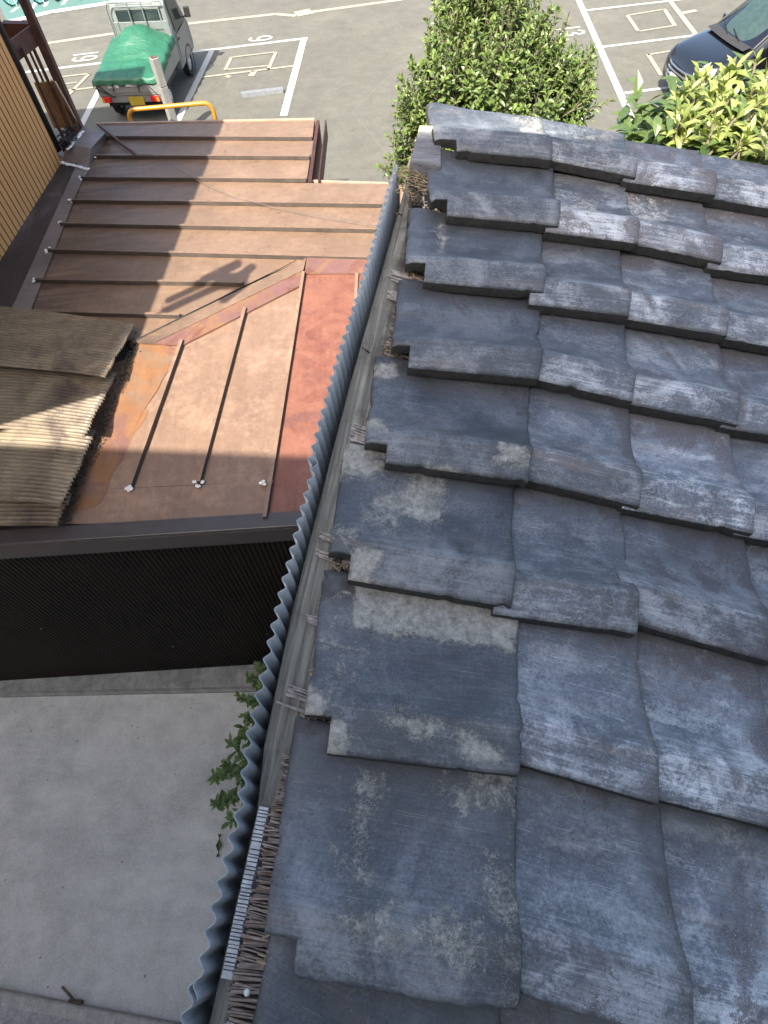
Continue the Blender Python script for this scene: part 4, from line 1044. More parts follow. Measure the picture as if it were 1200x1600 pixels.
# fraying strips of bark lying over the beam
for (py,w_,cnt,reach) in [(368,16,7,.062),(400,14,7,.05),(630,30,12,.05),(804,12,7,.068),(833,12,7,.068),(942,14,7,.052),(1063,20,9,.062),(1086,5,3,.078),(1170,12,6,.02)]:
    b=MB(); ta=along(py+w_/2); tb=along(py-w_/2)
    for k in range(cnt):
        t=ta+(tb-ta)*(k+.5)/cnt; barkpiece(b,t,.088-reach+rnd(-.008,.008),reach+.03,(tb-ta)/cnt*rnd(.7,1.0),.004,.004+rnd(0,.004),rnd(-.08,.08)-.14,rnd(-.02,.05))
    b.build('bark_strip',M['bark_pale'],shed)
# straw and debris in the notches and along the edge
b=MB()
def straw(c,n,sp,ln):
    for k in range(n):
        p=c+U_*rnd(-sp,sp)*1.2+V_*rnd(-sp,sp)+N_*rnd(-.01,.014); a=rnd(0,6.3); d=(U_.normalized()*math.cos(a)+V_.normalized()*math.sin(a)*.5+N_*rnd(-.2,.3)).normalized()*rnd(.3,1)*ln
        b.tube([p-d/2-HS,p+N_*rnd(-.003,.005)-HS,p+d/2-HS],rnd(.0006,.0016),4,cap=False)
for j in range(1,9):
    o,inn,dn=LEFT[j]; c,r=cr((o[0]+inn[0])/2,(o[1]+dn[1])/2,-1.3,j,-.05); straw(S(c,r)-N_*.050,22,.10,.035)
c,r=cr(655,285,-1.1,7.8,-.05); straw(S(c,r)-N_*.05,130,.22,.06)
for k in range(200):
    t=rnd(.0,BLEN*.9); p=bpoint(t)+sB*rnd(.072,.09)+nB*rnd(-.002,.008); d=(sB*rnd(.4,1)+dB*rnd(-.6,.6)).normalized()*rnd(.008,.03); b.tube([p-d/2-HS,p+d/2-HS],rnd(.0006,.0014),4,cap=False)
for k in range(420):
    t=rnd(.0,BLEN*.97); q_=noise.noise(V((t*5,1,1)))
    if q_<-.15: continue
    p=bpoint(t)+sB*(rnd(.060,.10)-.03*max(0,q_)*random.random())+nB*rnd(-.004,.006); d=(sB*rnd(.3,1)+dB*rnd(-1.2,1.2)).normalized()*rnd(.006,.026); b.tube([p-d/2-HS,p+nB*rnd(0,.003)-HS,p+d/2-HS],rnd(.0006,.0018),4,cap=False)
o=b.build('straw_debris',M['straw'],shed); o['kind']='stuff'
b=MB()
for k in range(260):
    c,r=cr(rnd(640,682),rnd(262,320),-1.1,7.8,-.06); p=S(c,r)-N_*rnd(.05,.065)-HS; rr=rnd(.003,.010); b.lathe(p,(rnd(-1,1),rnd(-1,1),1),[(-rr*.6,.001),(0,rr),(rr*.6,.001)],5)
for j in range(1,9):
    o,inn,dn=LEFT[j]
    for k in range(50):
        c,r=cr(rnd(o[0],inn[0]),rnd(o[1],dn[1]),-1.3,j,-.05); p=S(c,r)-N_*rnd(.05,.065)-HS; rr=rnd(.002,.007); b.lathe(p,(rnd(-1,1),rnd(-1,1),1),[(-rr*.6,.001),(0,rr),(rr*.6,.001)],5)
for k in range(900):
    t=rnd(.0,BLEN*.97); q_=noise.noise(V((t*5,1,1)))
    if q_<-.1: continue
    p=bpoint(t)+sB*(rnd(.066,.10)-.025*max(0,q_)*random.random())+nB*rnd(-.010,.001)-HS; rr=rnd(.0015,.006); b.lathe(p,(rnd(-1,1),rnd(-1,1),1),[(-rr*.6,.0005),(0,rr),(rr*.6,.0005)],5)
o=b.build('soil_debris',M['soil'],shed); o['kind']='stuff'
# sawn timber end under the top tile
def EP(x,y,h): return onplane(x,y,S(-1.2,8.3)+N_*h,N_)
T=[EP(641,250,-.03),EP(690,259,-.03),EP(690,197,-.03),EP(656,196,-.03)]
dz=-N_*.075
ob=(T[0]+T[2])/2
b=MB(); b.prism([p-ob for p in T],dz); o=b.build('timber_end',M['beam_dark'],shed,loc=ob-HS); bevel(o,.006,3)
b=MB(); b.prism([p-ob+N_*.0015 for p in (T[3].lerp(T[0],.02),T[2].lerp(T[1],.02),T[2].lerp(T[1],.16),T[3].lerp(T[0],.17))],-N_*.01); b.build('raw_edge',M['endgrain'],shed,loc=ob-HS)
# nails
for (x,y,x2,y2) in [(616,332,628,336),(566,543,577,551),(640,258,652,262)]:
    b=MB(); b.tube([edgept(x,y,HB+.012)-HS,edgept((x+x2)/2,(y+y2)/2,HB+.016)-HS,edgept(x2,y2,HB+.004)-HS],.0022,6); b.build('nail',M['rust'],shed)
b=MB(); p=edgept(386,1551,HB+.03); b.lathe(p-HS,(0,0,1),[(-.004,.0),(-.002,.004),(0,.0055),(.002,.003),(.004,.0)],7); b.build('lime_lump',M['mortar'],shed,smooth=True)

# ================================================================== STREET FURNITURE
ph=.8
pr=G(330,160,ph); plf=G(198,172,ph)
b=MB(); r=.042
def arc(c,a,bv,n=6): return [c+a*math.cos(i/n*math.pi/2)+bv*math.sin(i/n*math.pi/2) for i in range(n+1)]
x=(pr-plf); x.z=0; x.normalize(); rad=.16; up=V((0,0,1))
pts=[V((plf.x,plf.y,GZ)),V((plf.x,plf.y,GZ+ph-rad))]+arc(plf+x*rad-up*rad,-x*rad,up*rad)[1:]+arc(pr-x*rad-up*rad,up*rad,x*rad)+[V((pr.x,pr.y,GZ))]
b.tube(pts,r,12); ob=b.build('barrier_pipe',M['yellow'],None,smooth=True)
tag(ob,'yellow bent pipe barrier standing behind the truck next to the pale post','barrier')
pst=empty('concrete_post',G(240,89.5,1.5)*1.0); pst.location.z=GZ
tag(pst,'pale square concrete post standing between the yellow barrier and the truck','post')
rz=Matrix.Rotation(R(38),3,'Z')
b=MB(); b.box((0,0,.5),(.155,.155,1.0),rz); o=b.build('lower_shaft',M['white_post'],pst); bevel(o,.01)
b=MB(); b.box((0,0,1.252),(.155,.155,.492),rz); o=b.build('upper_shaft',M['white_post'],pst); bevel(o,.01)
b=MB(); b.box((0,0,1.505),(.11,.11,.014),rz); b.build('rusty_cap',M['rust'],pst)
# wheel stop
wa_=G(378,152); wb_=G(443,144); b=MB(); d=wb_-wa_; s=V((-d.y,d.x,0)).normalized()
b.prism([wa_-s*.07,wa_-s*.06+V((0,0,.09)),wa_+s*.05+V((0,0,.10)),wa_+s*.07],d); 
ob=b.build('wheel_stop',simple('grey_wheel_stop',(.125,.132,.138),.6,var=.25,sc_=20),None); tag(ob,'low pale concrete wheel stop beside the white stall line','wheel stop')

# ================================================================== KEI TRUCK
tk=empty('pickup_truck',(-4.98,15.0,GZ),R(-5))
tag(tk,'small white pickup truck with a green tarpaulin over its bed','truck')
def part(name,fn,mat,parent=tk,bev=0,sm=0):
    b=MB(); fn(b); o=b.build(name,mat,parent)
    if bev: bevel(o,bev,2)
    if sm: autosmooth(o,sm)
    return o
Wd=.70
part('chassis',lambda b:b.box((0,1.6,.42),(1.1,3.0,.16)),M['black'])
part('bed_side',lambda b:b.box((-Wd+.015,.95,.72),(.03,1.9,.30)),M['white_car'],bev=.008)
part('bed_side',lambda b:b.box((Wd-.015,.95,.72),(.03,1.9,.30)),M['white_car'],bev=.008)
part('bed_floor',lambda b:b.box((0,.95,.58),(1.36,1.88,.05)),M['white_car'])
tg=part('tailgate',lambda b:(b.box((0,.0,.72),(1.38,.03,.29)),b.box((0,-.02,.80),(1.30,.01,.02)),b.box((0,-.02,.64),(1.30,.01,.02))),M['white_car'],bev=.006)
part('sticker',lambda b:(b.box((-.30,-.026,.775),(.24,.004,.10)),b.box((.12,-.026,.79),(.28,.004,.09))),M['label_white'],tg)
part('sticker_print',lambda b:[b.box((-.30+rnd(-.1,.1),-.0295,.775+k*.028),(rnd(.05,.1),.002,.010)) for k in(-1,0,1)]+[b.box((.12+rnd(-.08,.08),-.0295,.79+k*.024),(rnd(.08,.16),.002,.009)) for k in(-1,0,1)],M['black'],tg)
part('rear_bumper',lambda b:b.box((0,.03,.50),(1.34,.06,.14)),M['white_car'],bev=.012)
for sx in(-1,1):
    l=part('tail_lamp',lambda b:b.box((sx*.55,-.02,.50),(.20,.05,.10)),M['red_lamp'],bev=.008)
    part('amber_lens',lambda b:b.box((sx*.615,-.047,.50),(.055,.008,.08)),M['amber_lamp'],l)
part('number_plate',lambda b:b.box((.12,-.03,.47),(.33,.012,.165)),M['plate_yellow'])
def wheel(x,y):
    def f(b): b.lathe((x-.075,y,.27),(1,0,0),[(0,.17),(0,.24),(.02,.27),(.13,.27),(.15,.24),(.15,.17)],24)
    o=part('wheel',f,M['rubber'],sm=40)
    part('rim',lambda b:(b.lathe((x-.06,y,.27),(1,0,0),[(0,0),(0,.17),(.12,.17),(.12,0)],20),b.lathe((x+(.07 if x>0 else -.07),y,.27),(1 if x>0 else -1,0,0),[(0,.12),(.008,.10),(.012,.05),(.03,.04),(.03,0)],16)),M['rim'],o,sm=40)
for x in(-.60,.60):
    for y in(.62,2.62): wheel(x,y)
part('mudguard',lambda b:(b.box((-.6,.32,.36),(.18,.012,.24)),b.box((.6,.32,.36),(.18,.012,.24))),M['black'])
# cab: loft of cross sections (y, z list) along x with tumblehome
def cabshell(b):
    prof=[(1.93,.55),(1.93,1.02),(1.97,1.52),(2.02,1.64),(2.12,1.70),(2.62,1.70),(2.76,1.65),(3.10,1.02),(3.24,.86),(3.28,.52),(3.24,.34),(1.93,.34)]
    secs=[(-.70,.0),(-.705,.0),(-.68,.015),(.68,.015),(.705,.0),(.70,.0)]
    xs=[-.70,-.66,.66,.70]
    ins=[.035,0,0,.035]
    o=len(b.v); n=len(prof)
    cy_=sum(p[0] for p in prof)/n; cz_=sum(p[1] for p in prof)/n
    for x,i_ in zip(xs,ins):
        for (y,z) in prof:
            k=max(0,(z-.95)/.75); xx=x*(1-.11*k)
            yy=y+(cy_-y)*i_; zz=z+(cz_-z)*i_
            b.v.append((xx,yy,zz))
    for s in range(3):
        for k in range(n): k2=(k+1)%n; b.f.append((o+s*n+k,o+s*n+k2,o+(s+1)*n+k2,o+(s+1)*n+k)); b.m.append(0)
    b.f.append(tuple(o+k for k in range(n))); b.f.append(tuple(o+3*n+k for k in range(n))[::-1]); b.m+=[0,0]
cab=part('cab',cabshell,M['silver_car'],bev=.02,sm=35)
part('rear_panel',lambda b:b.box((0,1.915,1.0),(1.28,.02,.60)),M['silver_car'],cab,bev=.01)
fr=part('rear_window',lambda b:b.box((0,1.937,1.33),(.96,.05,.36)),M['glass'],cab,bev=.03)
part('window_seal',lambda b:(b.box((0,1.93,1.525),(1.02,.05,.03)),b.box((0,1.93,1.135),(1.02,.05,.03)),b.box((-.505,1.93,1.33),(.03,.05,.40)),b.box((.505,1.93,1.33),(.03,.05,.40))),M['silver_car'],cab)
def sidewin(sx):
    def f(b):
        x=sx*.712
        def P(y,z): 
            k=max(0,(z-.95)/.75); return V((sx*.706*(1-.11*k),y,z))
        b.prism([P(2.12,1.02),P(2.92,1.02),P(2.66,1.58),P(2.12,1.58)],V((sx*.006,0,0)))
    return f
for sx in(-1,1):
    dr=part('door',lambda b:b.prism([V((sx*.702,2.06,.42)),V((sx*.702,2.98,.42)),V((sx*.702,2.98,.98)),V((sx*.702,2.06,.98))],V((sx*.006,0,0))),M['white_car'],bev=.004)
    part('side_window',sidewin(sx),M['glass'],dr)
    part('door_handle',lambda b:b.box((sx*.716,2.16,.88),(.02,.12,.03)),M['black'],dr)
    part('mirror',lambda b:(b.box((sx*.83,2.92,1.16),(.13,.07,.20)),b.tube([(sx*.70,2.92,1.06),(sx*.80,2.92,1.10)],.016,6)),M['black'],bev=.015)
    part('wheel_arch',lambda b:b.lathe((sx*.690,2.62,.30),(sx,0,0),[(0,.33),(.022,.33),(.022,.285)],20),M['black'])
    part('side_lamp',lambda b:b.box((sx*.70,.5,.62),(.015,.05,.03)),M['amber_lamp'])
part('windscreen',lambda b:b.prism([V((-.60,3.075,1.08)),V((.60,3.075,1.08)),V((.54,2.80,1.60)),V((-.54,2.80,1.60))],V((0,.02,.012))),M['glass'],cab)
# guard frame behind the cab
def guard(b):
    y=1.86
    b.tube([(-.66,y,.86),(-.66,y,1.55),(-.60,y,1.66),(.60,y,1.66),(.66,y,1.55),(.66,y,.86)],.020,8)
    for z in(1.04,.90): b.tube([(-.66,y,z),(.66,y,z)],.018,8)
    for x in(-.16,.16): b.tube([(x,y-.005,1.04),(x,y-.005,1.66)],.014,8)
    b.tube([(-.42,y,1.62),(.42,y,1.62)],.012,6)
part('guard_frame',guard,M['silver_car'],sm=50)
part('maker_plate',lambda b:b.box((.02,1.835,1.02),(.26,.008,.07)),M['label_white'])
part('plate_print',lambda b:[b.box((-.06+k*.03,1.829,1.02),(.018,.002,.016)) for k in range(6)],M['red_lamp'])
# tarpaulin: separate thing lying on the bed
def tarpz(x,y):
    e=max(abs(x)/.71,0); hump=.36*math.exp(-((y-1.5)/.55)**2)*math.exp(-((x-.0)/.55)**2)
    base=.90+.05*y
    z=base+hump+.035*(1-abs(noise.noise(V((x*2.6+y*1.1,y*1.7-x*.6,9)))*2.2))**3*(.4+hump)+.012*noise.noise(V((x*5,y*4,2)))+.02*noise.noise(V((x*2.1,y*9,5)))*(.5+.5*math.sin(x*3+y*2))
    return z
b=MB(); nx,ny=44,52; vs=[];fs=[]
for j in range(ny+1):
    for i in range(nx+1):
        x=-.80+1.60*i/nx; y=-.10+1.93*j/ny
        ox=max(0,abs(x)-.71); oy=max(0,-.03-y)
        xx=math.copysign(min(abs(x),.715),x)+math.copysign(ox*.18,x); yy=max(y,-.035)-oy*.2
        z=tarpz(xx,max(yy,0))-ox*(1.5+.5*noise.noise(V((y*4,1,0))))-oy*(1.6+.9*noise.noise(V((x*5,2,0))))
        if ox>0: xx+=.015*math.sin(y*17)
        if oy>0: yy+=.012*math.sin(x*21)
        vs.append((xx,yy,z))
for j in range(ny):
    for i in range(nx): q=j*(nx+1)+i; fs.append((q,q+1,q+nx+2,q+nx+1))
b.add(vs,fs); tp=b.build('tarpaulin',M['tarp'],None,smooth=True); tp.location=tk.location; tp.rotation_euler=tk.rotation_euler
tag(tp,'green tarpaulin draped over the load on the small white truck','tarpaulin')
for a,c in [((-.62,-.045,.80),(-.35,-.06,.55)),((-.70,-.04,.74),(-.30,-.06,.56)),((-.28,-.045,.83),(-.32,-.05,.66)),((.28,-.045,.84),(.25,-.05,.66)),((.45,-.045,.82),(.62,-.05,.60))]:
    b=MB(); b.tube([a,c],.010,6); b.build('tie_strap',M['black'],tp)

# ================================================================== CARS ON THE RIGHT
def car(name,pos,head,paint,label,chrome=True):
    c=empty(name,(pos.x,pos.y,GZ),head); tag(c,label,'car')
    # local: +Y forward, built from cross sections
    SEC=[ # y, z bottom, z belt, z top, half width belt, half width top
     (2.02,.34,.52,.56,.50,.46),(1.98,.26,.66,.72,.68,.60),(1.82,.22,.78,.86,.80,.68),(1.5,.20,.88,.97,.845,.70),(1.15,.20,.95,1.05,.85,.72),(.98,.20,.98,1.10,.85,.72),
     (.45,.20,1.0,1.52,.85,.64),(.20,.20,1.0,1.66,.85,.62),(-.3,.20,1.0,1.72,.85,.62),(-1.3,.20,1.0,1.70,.85,.62),(-1.85,.22,1.0,1.62,.84,.60),(-2.05,.30,.98,1.2,.80,.60),(-2.08,.40,.8,.95,.74,.58)]
    b=MB(); n=0; ring=[]
    for (y,zb,zm,zt,wb,wt) in SEC:
        pts=[(-wb*.90,zb),(-wb*.99,zb+.10),(-wb,(zb+zm)/2),(-wb*.985,zm),(-wt*1.03,zt-.05*(zt-zm)-.02),(-wt*.85,zt),(0,zt+.02),(wt*.85,zt),(wt*1.03,zt-.05*(zt-zm)-.02),(wb*.985,zm),(wb,(zb+zm)/2),(wb*.99,zb+.10),(wb*.90,zb)]
        n=len(pts); ring.append([(x,y,z) for x,z in pts])
    for r_ in ring: b.v+=r_
    for s in range(len(ring)-1):
        for k in range(n): k2=(k+1)%n; b.f.append((s*n+k,s*n+k2,(s+1)*n+k2,(s+1)*n+k)); b.m.append(0)
    b.f.append(tuple(range(n))); b.f.append(tuple((len(ring)-1)*n+k for k in range(n))[::-1]); b.m+=[0,0]
    body=b.build('body',M[paint],c,smooth=True); md=body.modifiers.new('s','SUBSURF'); md.levels=1; md.render_levels=2
    P=lambda *a,**k: part(*a,parent=c,**k)
    def ws(b):
        n_=8; vs=[];fs=[]
        for j in range(7):
            t=j/6; y=.98-.74*t; z=1.115+.545*t; wd_=.70-.10*t
            for i in range(n_+1):
                x=-wd_+2*wd_*i/n_; vs.append((x,y+.03-.07*(x/.7)**2,z+.012-.02*(x/.7)**2))
        for j in range(6):
            for i in range(n_): q=j*(n_+1)+i; fs.append((q,q+1,q+n_+2,q+n_+1))
        b.add(vs,fs)
    wsp=P('windscreen',ws,M['screen_glass'],sm=60)
    part('screen_frame',lambda b:(b.tube([(-.72,.97,1.10),(-.61,.25,1.67),(0,.21,1.705),(.61,.25,1.67),(.72,.97,1.10)],.022,6),b.tube([(-.72,.98,1.095),(0,1.06,1.11),(.72,.98,1.095)],.018,6)),M['black'],wsp)
    P('wiper_cowl',lambda b:b.patch((-.70,1.18,1.075),(.70,1.18,1.075),(.68,1.0,1.115),(-.68,1.0,1.115),6,3,lambda a,t,p:V((0,.05*(1-(2*a-1)**2),.012))),M['rubber'])
    P('wiper',lambda b:(b.tube([(-.35,1.08,1.13),(.15,.94,1.19)],.012,5),b.tube([(.1,1.08,1.13),(.55,.92,1.19)],.012,5)),M['black'])
    for z,wd_ in((.66,.56),(.58,.62),(.50,.64),(.42,.62)):
        P('grille_bar',lambda b:b.tube([(-wd_,1.93,z),(-wd_*.5,2.035,z),(0,2.055,z),(wd_*.5,2.035,z),(wd_,1.93,z)],.020,6),M['chrome'] if chrome else M['black'])
    for sx in(-1,1):
        P('headlight',lambda b:b.patch((sx*.80,1.70,.74),(sx*.50,1.965,.70),(sx*.48,1.95,.80),(sx*.78,1.66,.86),6,4,lambda a,t,p:V((sx*.015,.02,.012))),M['lamp_clear'],sm=60)
        P('side_window',lambda b:b.prism([V((sx*.845,.62,1.03)),V((sx*.845,-1.7,1.03)),V((sx*.70,-1.55,1.56)),V((sx*.69,.18,1.56))],V((sx*.012,0,.004))),M['glass'])
        P('mirror',lambda b:(b.box((sx*.95,.62,1.10),(.16,.10,.14)),b.tube([(sx*.83,.6,1.03),(sx*.92,.62,1.06)],.02,6)),M[paint],bev=.02)
        for y in(1.25,-1.30):
            wh=P('wheel',lambda b:b.lathe((sx*.72-.09,y,.30),(1,0,0),[(0,.2),(0,.27),(.03,.30),(.16,.30),(.18,.27),(.18,.2)],24),M['rubber'],sm=40)
            part('rim',lambda b:b.lathe((sx*.72+sx*.05,y,.30),(sx,0,0),[(0,.2),(.02,.18),(.03,.05),(.04,0)],18),M['rim'],wh,sm=40)
    P('number_plate',lambda b:b.box((0,2.07,.46),(.33,.012,.165)),M['label_white'])
    return c
hd=math.atan2(-(-axA).normalized().x,(-axA).normalized().y)
aN=axA.normalized(); axN=V((aN.y,-aN.x,0)); axN=axN if axN.y<0 else -axN
front=G(1056,124,.45); cpos=front+aN*2.0
car('black_car',cpos,hd,'black_car','glossy black car with a chrome barred grille parked in the right hand stalls')
sh_=0.0
for _ in range(60):
    q=cpos+axN*2.35+aN*(sh_-1.98)-axN*.6; q.z=GZ+.55
    if proj(q)[0]<1026: sh_+=.03
car('silver_car',cpos+axN*2.35+aN*sh_,hd,'white_car','pale car nose just showing below the black car behind the yellow green bush',False)

# ================================================================== BICYCLES
bgrp='bicycles parked in the teal bay'
def bicycle():
    r=empty('bicycle')
    for y in(0,1.05):
        wv=MB(); n=28
        wv.tube([V((0,y+.33*math.cos(2*math.pi*k/n),.33+.33*math.sin(2*math.pi*k/n))) for k in range(n+1)],.02,6,cap=False); t=wv.build('wheel',M['rubber'],r,smooth=True)
        wv=MB(); wv.tube([V((0,y+.30*math.cos(2*math.pi*k/n),.33+.30*math.sin(2*math.pi*k/n))) for k in range(n+1)],.012,5,cap=False)
        for k in range(14):
            a=2*math.pi*k/14; wv.tube([(0,y,.33),(0,y+.3*math.cos(a),.33+.3*math.sin(a))],.003,3)
        wv.build('rim',M['teal'],t)
    f=MB(); 
    for a,c in [((0,0,.33),(0,.45,.30)),((0,.45,.30),(0,.28,.75)),((0,.28,.70),(0,.88,.78)),((0,.45,.30),(0,.88,.72)),((0,0,.33),(0,.28,.72)),((0,.88,.82),(0,1.05,.33))]: f.tube([a,c],.017,6)
    f.build('frame',M['black'],r)
    f=MB(); f.tube([(0,.28,.75),(0,.26,.86)],.014,6); f.box((0,.24,.89),(.15,.25,.06)); f.build('saddle',M['black'],r)
    f=MB(); f.tube([(-.27,.72,1.0),(-.2,.86,.98),(0,.87,.95),(.2,.86,.98),(.27,.72,1.0)],.012,6); f.tube([(0,.88,.8),(0,.86,.96)],.014,6); f.build('handlebar',M['rim'],r)
    f=MB(); f.box((0,1.12,.86),(.32,.24,.22)); f.build('basket',M['black'],r)
    f=MB(); f.tube([(0,.12,.62),(0,-.28,.60)],.012,5); f.box((0,-.1,.63),(.12,.36,.02)); f.build('rear_rack',M['black'],r)
    f=MB(); f.tube([(.02,.0,.33),(.14,-.05,.01)],.01,5); f.build('kickstand',M['rim'],r)
    return r
proto=bicycle(); 
def copytree(o,parent=None):
    c=o.copy(); COL.objects.link(c); c.parent=parent
    for ch in list(o.children): copytree(ch,c)
    return c
spots=[((17,15),'bicycle seen through the balcony frame, nearest the tan building'),((60,11.5),'teal rimmed bicycle just right of the rusty balcony post'),((88,7),'teal rimmed bicycle between the two other bikes in the bay'),((124,4),'bicycle at the right end of the teal bay')]
for k,(p,lab) in enumerate(spots):
    o=proto if k==0 else copytree(proto)
    P=G(*p); dirv=axB.normalized(); o.location=P+dirv*.36; o.rotation_euler=(0,R(-7),-math.atan2(dirv.x,dirv.y)+R(-22+4*k))
    tag(o,lab,'bicycle',bgrp)

# ================================================================== PLANTS
def leafmesh(b, p, d, up, ln, wd_, bend, tone, tones):
    d=d.normalized(); s=d.cross(up); 
    if s.length<1e-3: s=d.cross(V((1,0,0)))
    s.normalize(); n=s.cross(d).normalized()
    A=p; B=p+d*ln*.45+n*bend*ln*.10; C=p+d*ln-n*bend*ln*.25
    o=len(b.v); fold=n*wd_*.22
    b.v+= [tuple(A),tuple(p+d*ln*.32+s*wd_*.42+fold),tuple(p+d*ln*.68+s*wd_*.42+fold-n*bend*ln*.06),tuple(C),tuple(p+d*ln*.68-s*wd_*.42+fold-n*bend*ln*.06),tuple(p+d*ln*.32-s*wd_*.42+fold),tuple(B)]
    b.f+= [(o,o+1,o+6),(o+1,o+2,o+6),(o+2,o+3,o+6),(o+3,o+4,o+6),(o+4,o+5,o+6),(o+5,o,o+6)]; b.m+=[0]*6; tones+= [tone]*7
def setattr_tone(o,tones):
    at=o.data.attributes.new('tone','FLOAT','POINT'); at.data.foreach_set('value',tones)
# shrub behind the shed: many small glossy leaves in upright sprigs
tr=empty('evergreen_shrub',(1.05,4.6,GZ)); TO=V(tr.location)
tag(tr,'tall evergreen shrub with small glossy leaves rising behind the tiled roof','shrub')
# crown outline in photograph, kept at its real distance from the roof
def sp(px,py,dist): d=ray(px,py).normalized(); return d*dist
LOBES=[((765,-10),5.6,.17,.5),((772,-80),5.9,.2,.5),((732,45),5.5,.18,.4),((778,60),5.5,.21,.45),((722,105),5.3,.22,.42),((768,130),5.1,.32,.42),((690,150),5.1,.17,.36),((822,100),5.3,.17,.3),((852,122),5.2,.16,.30),((880,140),5.2,.12,.24),((840,165),5.0,.22,.25),((740,180),4.9,.36,.35),((665,200),4.9,.13,.28),((648,235),4.8,.09,.2),((636,268),4.7,.07,.14),((880,168),5.0,.13,.16),((820,190),4.95,.3,.3)]
lob=[(sp(*c,dd),rx,rz_) for c,dd,rx,rz_ in LOBES]
b=MB(); base=V((1.05,4.55,GZ)); forks=[]
b.tube([base,base+V((.05,.0,1.2)),base+V((.0,.05,2.2))],.07,8,taper=[1.2,1,.8])
for c,rx,rz_ in lob:
    st_=base+V((rnd(-.03,.03),rnd(-.03,.03),rnd(1.2,2.2))); mid=st_.lerp(c,.55)+V((rnd(-.1,.1),rnd(-.1,.1),.12)); b.tube([st_,mid,c,c+V((rnd(-.1,.1),rnd(-.1,.1),rz_*.7))],.03,6,taper=[1,.8,.5,.15])
b.v=[tuple(V(p)-TO) for p in b.v]; b.build('trunk',M['trunk'],tr,smooth=True)
b=MB(); tones=[]; rs=random.Random(5); stems=MB()
for (c,rx,rz_) in lob:
    cnt=int(760*rx*rx*rz_/(.4*.4*.4))//3+24
    for k in range(cnt):
        while True:
            q=V((rs.uniform(-1,1),rs.uniform(-1,1),rs.uniform(-1,1)))
            if .25<q.length<1: break
        q=q*(q.length**-.45)
        p=c+V((q.x*rx,q.y*rx,q.z*rz_))
        p+=V((1,1,1))*.10*noise.noise(p*3.3)
        axis=(q*.7+V((rs.uniform(-.4,.4),rs.uniform(-.4,.4),rs.uniform(.3,1.1)))).normalized()
        ln=rs.uniform(.12,.22); tone0=rs.random()*.5
        stems.tube([p-axis*.10,p+axis*ln],.004,3,cap=False)
        for i in range(rs.randint(12,18)):
            a=i*2.4+rs.uniform(-.3,.3); t=min(1,i/15)
            side=axis.orthogonal().normalized(); side.rotate(Matrix.Rotation(a,3,axis))
            d=(axis*(.25+.9*t)+side*(1-.45*t)+V((0,0,-.15))).normalized()
            leafmesh(b,p+axis*ln*t,d,axis,rs.uniform(.036,.082)*(1-.25*t),rs.uniform(.015,.030),rs.uniform(.2,1.2),min(.98,tone0+.45*t+rs.uniform(0,.1)),tones)
b.v=[tuple(V(p)-TO) for p in b.v]; o=b.build('crown',M['leaf'],tr,recalc=False); setattr_tone(o,tones); o['kind']='stuff'
stems.v=[tuple(V(p)-TO) for p in stems.v]; stems.build('twigs',M['trunk'],tr,recalc=False)

# broad leaved bush on the right: leaves as pieces of their own
bu=empty('broadleaf_bush',(2.3,3.6,GZ)); UO=V(bu.location)
tag(bu,'yellow green bush with long pointed leaves and orange new shoots at the right','bush')
protoL=[]
def lmesh(name,ln,wd_,bend,mat):
    vs=[];fs=[];n=5; rws=[0,.22,.5,.78,1.0]; wds=[.12,.72,1,.62,.02]
    for r_,wv in zip(rws,wds):
        z=bend*ln*(r_*.35-r_*r_*.75); 
        vs+=[(-wd_/2*wv,ln*r_,z+wd_*.18*wv),(0,ln*r_,z),(wd_/2*wv,ln*r_,z+wd_*.18*wv)]
    for k in range(4):
        q=k*3; fs+=[(q,q+1,q+4,q+3),(q+1,q+2,q+5,q+4)]
    me=bpy.data.meshes.new(name); me.from_pydata(vs,[],fs); me.materials.append(mat); me.polygons.foreach_set('use_smooth',[True]*len(fs)); return me
LM={'old':[lmesh('leaf',rnd(.09,.135),rnd(.028,.042),bd,M['leaf_big']) for bd in(.3,.7,1.1)],
    'new':[lmesh('leaf',rnd(.05,.092),rnd(.018,.029),bd,M['leaf_new']) for bd in(.1,.5,.9,1.2)],
    'tip':[lmesh('leaf',rnd(.07,.11),.022,bd,M['leaf_orange']) for bd in(-.1,.2)]}
def place(me,p,d,up,parent,name='leaf'):
    d=d.normalized(); s=d.cross(up); 
    if s.length<1e-3: s=d.orthogonal()
    s.normalize(); n=s.cross(d)
    o=bpy.data.objects.new(name,me); COL.objects.link(o); o.parent=parent
    o.matrix_local=Matrix.Translation(p)@Matrix((s,d,n)).transposed().to_4x4(); return o
rosettes=[(1062,160,3.0),(1078,140,3.1),(1105,118,3.2),(1120,140,3.05),(1150,105,3.15),(1182,92,3.2),(1195,120,3.1),(1085,185,2.9),(1130,195,2.85),(1165,165,2.95),(1195,190,2.85),(1110,225,2.8),(1160,225,2.75),(1056,196,2.95),(1070,215,2.85),(1200,225,2.75),(1232,110,3.2),(1230,170,3.0),(1090,150,3.05),(1180,140,3.0),(1145,150,2.9),(1062,190,2.95),(1098,205,2.85),(1128,165,2.95),(1172,205,2.8),(1190,155,2.9),(1150,185,2.85),(1250,220,2.9)]
st=MB(); rs=random.Random(11); nleaf=0; bst=MB(); btones=[]; nst=MB(); ntones=[]
root=V((2.3,3.5,GZ))
extra=[(max(1058,x+rs.uniform(-22,22)),y+rs.uniform(-14,22),dd+rs.uniform(-.08,.12)) for x,y,dd in rosettes]
